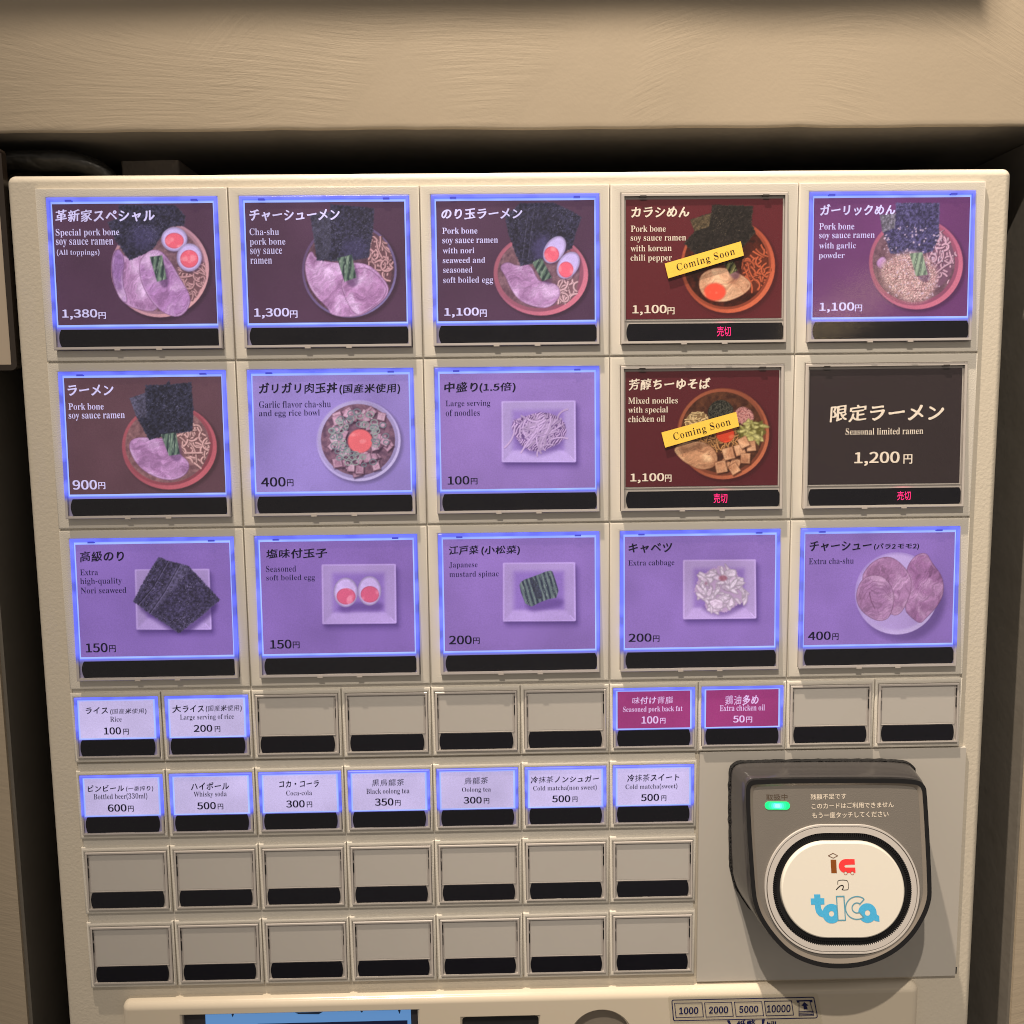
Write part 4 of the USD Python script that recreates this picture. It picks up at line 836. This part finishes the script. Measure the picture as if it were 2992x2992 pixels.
obj('middle_ring', slab(stadium(600, 498).difference(stadium(556, 452)), rface(0.0016), rface(0.0004)), SILVER, RD)
obj('ring_channel', slab(stadium(556, 452).difference(stadium(500, 390)), rface(0.0008), rface(0.0004)), RBLK, RD)
ol = stadium(544, 436).exterior
ribs = []
for t in np.arange(190) / 190:
    a = np.array(ol.interpolate(t, normalized=True).coords[0]); b_ = np.array(ol.interpolate((t + 0.0005) % 1, normalized=True).coords[0])
    d = (b_ - a) / np.linalg.norm(b_ - a); n = np.array([-d[1], d[0]]); w, L = 0.00026, 0.0010
    q = Polygon([a + d * w + n * L, a - d * w + n * L, a - d * w - n * L, a + d * w - n * L]); ribs.append(slab(q, rface(0.0017), rface(0.0007)))
rb = obj('ring_rib', trimesh.util.concatenate(ribs), RBLK, RD); rb.SetCustomDataByKey('kind', 'stuff')
WPAD = plastic('white_touch_pad', (0.74, 0.71, 0.64), 0.10, var=0.01, coat=0.6)
k = 96
padrings = []
for ins, lift in ((0.0, 0.0009), (0.0001, 0.0024), (0.0004, 0.0028), (0.0009, 0.0030)):
    padrings.append(rface(lift)(resample(stadium(497, 387).buffer(-ins), k)))
V, F = loft(padrings); v2, f2 = trimesh.creation.triangulate_polygon(Polygon(resample(stadium(497, 387).buffer(-0.0009), k)), engine='earcut'); A = rface(0.0030)(v2)
PAD = obj('touch_pad', trimesh.util.concatenate([trimesh.Trimesh(V, F, process=False), trimesh.Trimesh(A, flip_to_front(A, f2), process=False)]), WPAD, RD, smooth=35)
def mark(name, geom, col, parent, lift, mat=PRINT): return obj(name, sheet(geom, rface(lift)), mat, parent, tint=lin(col))
TP = lambda pts: np.array([RP(x, y, 'T') for x, y in pts])
def tpoly(pts): return Polygon(TP(pts)).buffer(0)
u = np.linalg.norm(RP(1000, 500, 'T') - RP(900, 500, 'T')) / 100
def tline(pts, w, cap='round'): return LineString(TP(pts)).buffer(w * u / 2, cap_style=cap)
def tcirc(x, y, r): return Point(*RP(x, y, 'T')).buffer(r * u, 24)
def arc(cx, cy, r, a0, a1, n=18): return [(cx + r * math.cos(math.radians(t)), cy + r * math.sin(math.radians(t))) for t in np.linspace(a0, a1, n)]
L1 = 0.0031
mark('diamond_mark', tline([(540, 188), (655, 127), (770, 188), (660, 246), (540, 188)], 15), (92, 52, 20), PAD, L1)
mark('letter_mark', tpoly([(597, 285), (732, 285), (750, 610), (613, 610)]), (120, 66, 22), PAD, L1)
cs = tpoly([(1182, 270), (1190, 402)] + arc(968, 443, 32, 270, 90, 8) + [(1196, 475), (1206, 604), (960, 606)] + arc(965, 438, 170, 95, 268, 20))
mark('letter_mark', cs.difference(unary_union([tcirc(963, 610, 44), tcirc(1128, 610, 44)])), (226, 56, 58), PAD, L1)
mark('wheel_mark', unary_union([tcirc(x, 610, 44).difference(tcirc(x, 610, 33)) for x in (963, 1128)]), (150, 60, 40), PAD, L1)
mark('tap_mark', unary_union([tline([(772, 890), (770, 820), (780, 800), (810, 786), (900, 780), (985, 788), (1010, 805), (1028, 860), (1036, 930), (1028, 995), (1010, 1015), (935, 1025), (880, 1018)], 14), tline([(738, 1012), (780, 965), (830, 922), (870, 908), (898, 915), (910, 940), (905, 970), (880, 1015)], 22)]), (24, 16, 12), PAD, L1)
t_ = unary_union([tpoly([(192, 1130), (342, 1127), (350, 1222), (440, 1222), (447, 1376), (356, 1379), (364, 1470), (405, 1535), (420, 1540), (470, 1690), (430, 1697), (320, 1660), (250, 1580), (218, 1480), (214, 1384), (120, 1382), (110, 1228), (196, 1224)]),
                  tcirc(620, 1600, 224), tpoly([(600, 1380), (735, 1385), (782, 1772), (640, 1820)]), tcirc(1495, 1585, 225), tpoly([(1640, 1420), (1700, 1560), (1730, 1625), (1780, 1655), (1790, 1797), (1700, 1785), (1650, 1755), (1560, 1780)])])
t_ = t_.difference(unary_union([tcirc(618, 1602, 63), tcirc(1497, 1583, 64)]))
Iout, Iin = tpoly([(722, 1165), (935, 1160), (972, 1772), (770, 1776)]), tpoly([(752, 1195), (906, 1192), (945, 1743), (790, 1746)])
Cout = tpoly(arc(1240, 1455, 290, 318, 46 , 2)[:0] + [(1428, 1250)] + arc(1240, 1458, 292, 310, 52, 40)[1:] + [(1305, 1555)] + arc(1240, 1458, 108, 58, 305, 24)[1:] + [(1297, 1400)])
Cin = Cout.buffer(-26 * u)
t_ = t_.difference(unary_union([Iout, Cout]))
mark('name_mark', t_, (66, 158, 204), PAD, L1)
mark('name_mark', unary_union([Iout, Cout]).difference(unary_union([Iin, Cin])), (84, 138, 160), PAD, L1 + 0.00005)
def rtext(name, txt, x0, y0, x1, y1, col, style='cjk', lift=0.0006, parent=RD, crop='R'):
    xm, ym = (x0 + x1) / 2, (y0 + y1) / 2
    return mark(name, fit(text_geom(txt, style), RP(x0, ym)[0], RP(xm, y1)[1], RP(x1, ym)[0], RP(xm, y0)[1]), col, parent, lift)
rtext('lettering', '取扱中', 380, 328, 552, 376, (70, 58, 48))
rtext('lettering', '残額不足です', 738, 325, 1025, 370, (214, 204, 190))
rtext('lettering', 'このカードはご利用できません', 747, 396, 1407, 442, (214, 204, 190))
rtext('lettering', 'もう一度タッチしてください', 752, 470, 1365, 518, (214, 204, 190))
a, b_ = RP(370, 420), RP(570, 420); r = np.linalg.norm(RP(470, 390) - RP(470, 452)) / 2
led = LineString([(a[0] + r, a[1]), (b_[0] - r, b_[1])]).buffer(r, 12)
v, f = tri(led.segmentize(0.0008)); P = rface(0.0009)(v)
sl = slab(led, rface(0.0009), rface(0.0003)); dc = np.abs(sl.vertices[:, 0] - (a[0] + b_[0]) / 2) / ((b_[0] - a[0]) / 2)
obj('status_lamp', sl, LEDMAT, RD, tint=lin((20, 226, 120)))
for k_, (sx_, sy_, c_) in enumerate(((0.72, 0.86, (40, 230, 140)), (0.52, 0.74, (62, 238, 172)), (0.34, 0.62, (96, 244, 210)), (0.2, 0.45, (140, 250, 235)))): obj('lamp_core', slab(affinity.scale(led, sx_, sy_), rface(0.00095 + k_ * 0.00005), rface(0.0008)), LEDMAT, RD, tint=lin(c_))

# ------------------------------------------------------------------ payment panel below
YP = -0.0145
def PP(x, y, crop='S'):
    p = pt(*N(crop, x, y), YP); return np.array([p[0], p[2]])
pl, pr_ = pt(352, 2945, YP), pt(2690, 2890, YP)
ptop = (pt(700, 2908, YP + 0.004)[2] + pt(2400, 2875, YP + 0.004)[2]) / 2
ptop = pt(1500, 2893, YP + 0.004)[2]
sc0, sc1 = pt(530, 2969, YP), pt(1220, 2955, YP)
sl0, sl1 = pt(1350, 2977, YP), pt(1574, 2970, YP)
dm = pt(1757, 2955, YP); dml, dmr = pt(1690, 2992, YP), pt(1832, 2988, YP)
pan = rbox(pl[0], pr_[0], YP, 0.004, Z0 - 0.74, ptop, 0.0048, 24)
def chamfer_cut(x0, x1, z0, z1, ch, depth, rr=0.0):
    """A recess whose mouth is bevelled."""
    o = [m3.Manifold.cube([x1 - x0, 0.05, z1 - z0]).translate([x0, YP - 0.02, z0])] if not rr else [rbox(x0, x1, YP - 0.02, YP + depth, z0, z1, rr, 16)]
    a = np.array([[x0 - ch, YP - 0.0001, z0 - ch], [x1 + ch, YP - 0.0001, z0 - ch], [x1 + ch, YP - 0.0001, z1 + ch], [x0 - ch, YP - 0.0001, z1 + ch], [x0, YP + ch, z0], [x1, YP + ch, z0], [x1, YP + ch, z1], [x0, YP + ch, z1]])
    return m3.Manifold.batch_boolean(o + [m3.Manifold.hull_points(a)], m3.OpType.Add)
scz, slz = (sc0[2] + sc1[2]) / 2, (sl0[2] + sl1[2]) / 2
pan = pan - chamfer_cut(sc0[0], sc1[0], scz - 0.075, scz, 0.0012, 0.03) - chamfer_cut(sl0[0], sl1[0], slz - 0.05, slz, 0.0012, 0.03, 0.002)
rad = (dmr[0] - dml[0]) / 2 * 1.25
hole = m3.Manifold.cylinder(0.017, rad, rad * 0.93, 72).rotate([-90, 0, 0]).translate([dm[0], YP, dm[2] - rad])
lipc = m3.Manifold.cylinder(0.0016, rad + 0.0012, rad, 72).rotate([-90, 0, 0]).translate([dm[0], YP - 0.0001, dm[2] - rad])
pan = pan - hole - lipc
PN = obj('payment_panel', pan, PANEL, TM, smooth=35)
SCRB = plastic('screen_bezel', (0.05, 0.047, 0.055), 0.25)
obj('cup_shadow_liner', bx(dm[0] - rad - 0.003, dm[0] + rad + 0.003, YB - 0.0006, YB - 0.0002, dm[2] - 2 * rad - 0.003, dm[2] + 0.003), plastic('cup_shadow_paint', (0.30, 0.26, 0.215), 0.4), PN)  # darker colour stands in for the shadow inside the round recess
obj('screen_surround', bx(sc0[0] - 0.002, sc1[0] + 0.002, YP + 0.0042, YP + 0.006, scz - 0.08, scz + 0.002), SCRB, PN)
BLUES = M('lit_screen', {'p': ('principled_bsdf', {'base_color': (0.02, 0.02, 0.03), 'roughness': 0.15, 'emission_color': tuple(lin((92, 138, 190))), 'emission_strength': 1.0})}, [], 'p.BSDF')
DARKS = M('dark_screen_band', {'p': ('principled_bsdf', {'base_color': (0.01, 0.01, 0.03), 'roughness': 0.15, 'emission_color': (0.004, 0.006, 0.02), 'emission_strength': 1.0})}, [], 'p.BSDF')
s0, s1 = pt(600, 2972, YP + 0.003), pt(1200, 2956, YP + 0.003)
top_pts = [(s0[0], s0[2] + 0.003)] + [(s0[0] + (s1[0] - s0[0]) * t, s0[2] + 0.003 - h) for t, h in ((0.12, 0), (0.13, 0.0042), (0.145, 0), (0.4, 0), (0.45, 0.003), (0.55, 0.0034), (0.6, 0), (0.74, 0.0), (0.76, 0.0032), (0.78, 0), (0.93, 0), (0.945, 0.0046), (0.955, 0.0))] + [(s1[0], s0[2] + 0.003)]
scr = Polygon(top_pts + [(s1[0], s0[2] - 0.06), (s0[0], s0[2] - 0.06)])
ymap = lambda y: (lambda v: np.column_stack([v[:, 0], np.full(len(v), y), v[:, 1]]))
obj('display', slab(scr, ymap(YP + 0.0030), ymap(YP + 0.0038)), BLUES, PN)
w0, w1 = pt(900, 2992, YP + 0.0108), pt(1190, 2984, YP + 0.0108)
obj('display_band', bx(s0[0] + 0.03, s1[0] - 0.002, YP + 0.0026, YP + 0.0029, s0[2] - 0.05, pt(1100, 2984, YP + 0.0026)[2]), DARKS, PN)
obj('slot_lining', bx(sl0[0] - 0.001, sl1[0] + 0.001, YP + 0.004, YP + 0.0055, slz - 0.052, slz + 0.001), DARKHOLE, PN)
# bill sticker
SK = thing('bill_sticker', (0.14, YP, Z0 - 0.475), 'clear sticker with blue boxes for bills 1000 to 10000', 'sticker')
SG = lambda lift: (lambda v: np.column_stack([v[:, 0], np.full(len(v), YP - lift), v[:, 1]]))
us = np.linalg.norm(PP(1000, 200) - PP(900, 200)) / 100
def sp(pts): return Polygon([PP(*p) for p in pts])
def frame(pts, w, rnd=0.0):
    g = sp(pts)
    if rnd: g = g.buffer(-rnd * us).buffer(rnd * us)
    return g.difference(g.buffer(-w * us))
FILM = clear_mat('clear_film', 0.015, 0.4, 0.12, (0.985, 0.985, 0.975))
film = sp([(325, 95), (1735, 70), (1780, 335), (1800, 560), (370, 580)]); film = film.buffer(-25 * us).buffer(25 * us)
obj('film', slab(film, SG(0.00015), SG(0.00003)), FILM, SK)
INK = (24, 28, 74)
smark = lambda name, g: obj(name, sheet(g, SG(0.0002)), PRINT, SK, tint=lin(INK))
smark('border', unary_union([frame([(358, 130), (1702, 103), (1740, 305), (376, 332)], 9, 22), sp([(880, 326), (906, 322), (930, 380), (912, 380)]), sp([(1210, 318), (1240, 316), (1222, 375), (1212, 375)])]))
for pts in ([(385, 160), (650, 156), (664, 295), (400, 302)], [(667, 156), (928, 150), (945, 289), (683, 297)], [(948, 150), (1212, 145), (1230, 284), (965, 290)], [(1230, 143), (1492, 138), (1512, 278), (1248, 285)]): smark('number_box', frame(pts, 7))
def stext(txt, x0, y0, x1, y1, style='inter'):
    xm, ym = (x0 + x1) / 2, (y0 + y1) / 2
    smark('number' if txt[0].isdigit() else 'lettering', fit(text_geom(txt, style), PP(x0, ym)[0], PP(xm, y1)[1], PP(x1, ym)[0], PP(xm, y0)[1]))
stext('1000', 432, 200, 612, 266); stext('2000', 713, 192, 893, 260); stext('5000', 998, 187, 1176, 254); stext('10000', 1258, 179, 1480, 250)
stext('紙幣', 972, 318, 1148, 400, 'brush'); stext('bill', 1258, 332, 1350, 390, 'inter')
smark('insert_mark', unary_union([sp([(1535, 136), (1685, 132), (1686, 154), (1664, 155), (1664, 146), (1560, 148), (1562, 158), (1542, 159)]), frame([(1558, 140), (1662, 136), (1702, 280), (1556, 286)], 6),
                                 sp([(1610, 152), (1650, 186), (1630, 187), (1642, 220), (1606, 222), (1600, 188), (1582, 188)])] + [sp([(1556, y), (1698, y - 4), (1699, y + 3), (1556, y + 7)]) for y in (240, 254, 268)]))
# coming soon stickers on two button covers
for b, crop, q, tx, lab in ((LB[3], 'C', [(230, 438), (590, 333), (605, 400), (247, 508)], None, 'yellow coming soon sticker on the chilli pepper ramen button'), (LB[8], 'E', [(1262, 408), (1660, 298), (1676, 375), (1282, 488)], None, 'yellow coming soon sticker on the mixed noodles button')):
    pts = np.array([b.uv(*N(crop, *p), lift=0.0012) for p in q])
    lid = lambda d, b=b: (lambda v: np.column_stack([b.x0 + v[:, 0], YH - b.lidplane(v[:, 1]) - d, b.z0 + v[:, 1]]))
    o = pts.mean(0)
    K = thing('coming_soon_sticker', (b.x0 + o[0], YH - b.lidplane(o[1]), b.z0 + o[1]), lab, 'sticker', 'coming soon stickers')
    obj('paper_strip', slab(Polygon(pts), lid(0.00018), lid(0.00002)), PRINT, K, tint=lin((226, 188, 78)))
    g = text_geom('Coming Soon', 'serif', 0.05); a0, b0, a1, b1 = g.bounds
    ex = pts[1] - pts[0]; ey = pts[0] - pts[3]
    g = affinity.affine_transform(affinity.translate(g, -a0, -b0), [ex[0] * 0.76 / (a1 - a0), ey[0] * 0.60 / (b1 - b0), ex[1] * 0.76 / (a1 - a0), ey[1] * 0.60 / (b1 - b0), *(pts[3] + ex * 0.135 + ey * 0.16)])
    obj('lettering', sheet(g, lid(0.00022)), PRINT, K, tint=lin((40, 30, 26)))

# ------------------------------------------------------------------ things round the machine
YN = -0.006
e0, e1 = pt(46, 1060, YN), pt(20, 1082, YN)
ex_r = pt(37, 900, YN)[0]; ez = pt(20, 1082, YN)[2]
FN = thing('framed_notice', (ex_r - 0.06, YN, ez + 0.09), 'pale notice in a dark rounded frame at the left edge', 'notice')
FRM = plastic('dark_brown_frame', (0.035, 0.026, 0.02), 0.25); SHT = plastic('pale_notice_sheet', (0.50, 0.42, 0.33), 0.4)
rr = lambda x0, x1, z0, z1, r: sbox(x0 + r, z0 + r, x1 - r, z1 - r).buffer(r, 8)
out = rr(ex_r - 0.17, ex_r, ez, ez + 0.115, 0.0032)
inn = rr(ex_r - 0.167, ex_r - 0.0030, ez + 0.0030, ez + 0.112, 0.0004)
obj('frame', slab(out.difference(inn), ymap(YN), ymap(YN + 0.005)), FRM, FN)
obj('notice_sheet', slab(inn, ymap(YN + 0.0008), ymap(YN + 0.004)), SHT, FN)
# black cable sleeve lying over the machine's top left corner
def tube(path, radii, flat=0.7, n=14):
    path = np.asarray(path, float); rings = []
    for i, p in enumerate(path):
        t = path[min(i + 1, len(path) - 1)] - path[max(i - 1, 0)]; t /= np.linalg.norm(t); s = np.cross(t, [0, 1, 0]); s /= np.linalg.norm(s); w = np.cross(s, t)
        a = np.arange(n) / n * 2 * math.pi; r = radii[i]
        rings.append(p + r * (np.cos(a)[:, None] * s * flat + np.sin(a)[:, None] * w))
    V, F = loft(rings); F = list(F); k = len(V)
    V = np.vstack([V, path[0], path[-1]]); m = len(path)
    for i in range(n): F += [(k, (i + 1) % n, i), (k + 1, (m - 1) * n + i, (m - 1) * n + (i + 1) % n)]
    t = trimesh.Trimesh(V, np.array(F), process=False); t.fix_normals(); return t
SLV = plastic('black_sleeve', (0.016, 0.0155, 0.014), 0.5, bump=0.004, scale=90)
q = [pt(x, y, 0.02) for x, y in ((-60, 560), (-20, 500), (12, 478), (60, 471), (130, 470), (200, 471), (245, 479), (285, 494), (315, 512), (330, 535))]
tag(obj('cable_sleeve', tube(q, [0.009, 0.010, 0.0100, 0.0098, 0.0098, 0.0098, 0.0092, 0.0085, 0.0075, 0.007], 0.55), SLV, smooth=60), 'black cable sleeve lying over the top left corner of the machine', 'cable sleeve')
BXM = plastic('dark_grey_box', (0.34, 0.29, 0.25), 0.6, bump=0.001, scale=300)
p0, p1 = pt(349, 432, 0.06), pt(520, 432, 0.06)
tag(obj('control_box', rbox(p0[0], p1[0], 0.06, 0.20, Z0 + 0.0126, p0[2], 0.002), BXM, smooth=40), 'dark grey box standing on top of the machine at left', 'box')

GLOW = M('streak_emission', {'p': ('principled_bsdf', {'base_color': (0.8, 0.7, 0.5), 'roughness': 0.6, 'emission_color': (1.0, 0.72, 0.42), 'emission_strength': 3.2})}, [], 'p.BSDF')
LT = thing('added_streak_glow', (0.86, -1.62, Z0 + 0.24), 'warm lantern added unseen behind the viewer, mirrored as a streak in the garlic ramen button cover', 'emitter')  # glowing shape added out of view to give the cover its streak
m_ = trimesh.creation.capsule(0.20, 0.045, count=[16, 16]); m_.apply_translation([0, 0, -0.10]); m_.apply_transform(trimesh.transformations.rotation_matrix(math.radians(58), [0, 1, 0])); m_.apply_translation([0.86, -1.62, Z0 + 0.24])
obj('glow_capsule', m_, GLOW, LT, smooth=True)
obj('added_bracket', bx(0.855, 0.865, -1.80, -1.68, Z0 + 0.235, Z0 + 0.245), CABIN, LT)
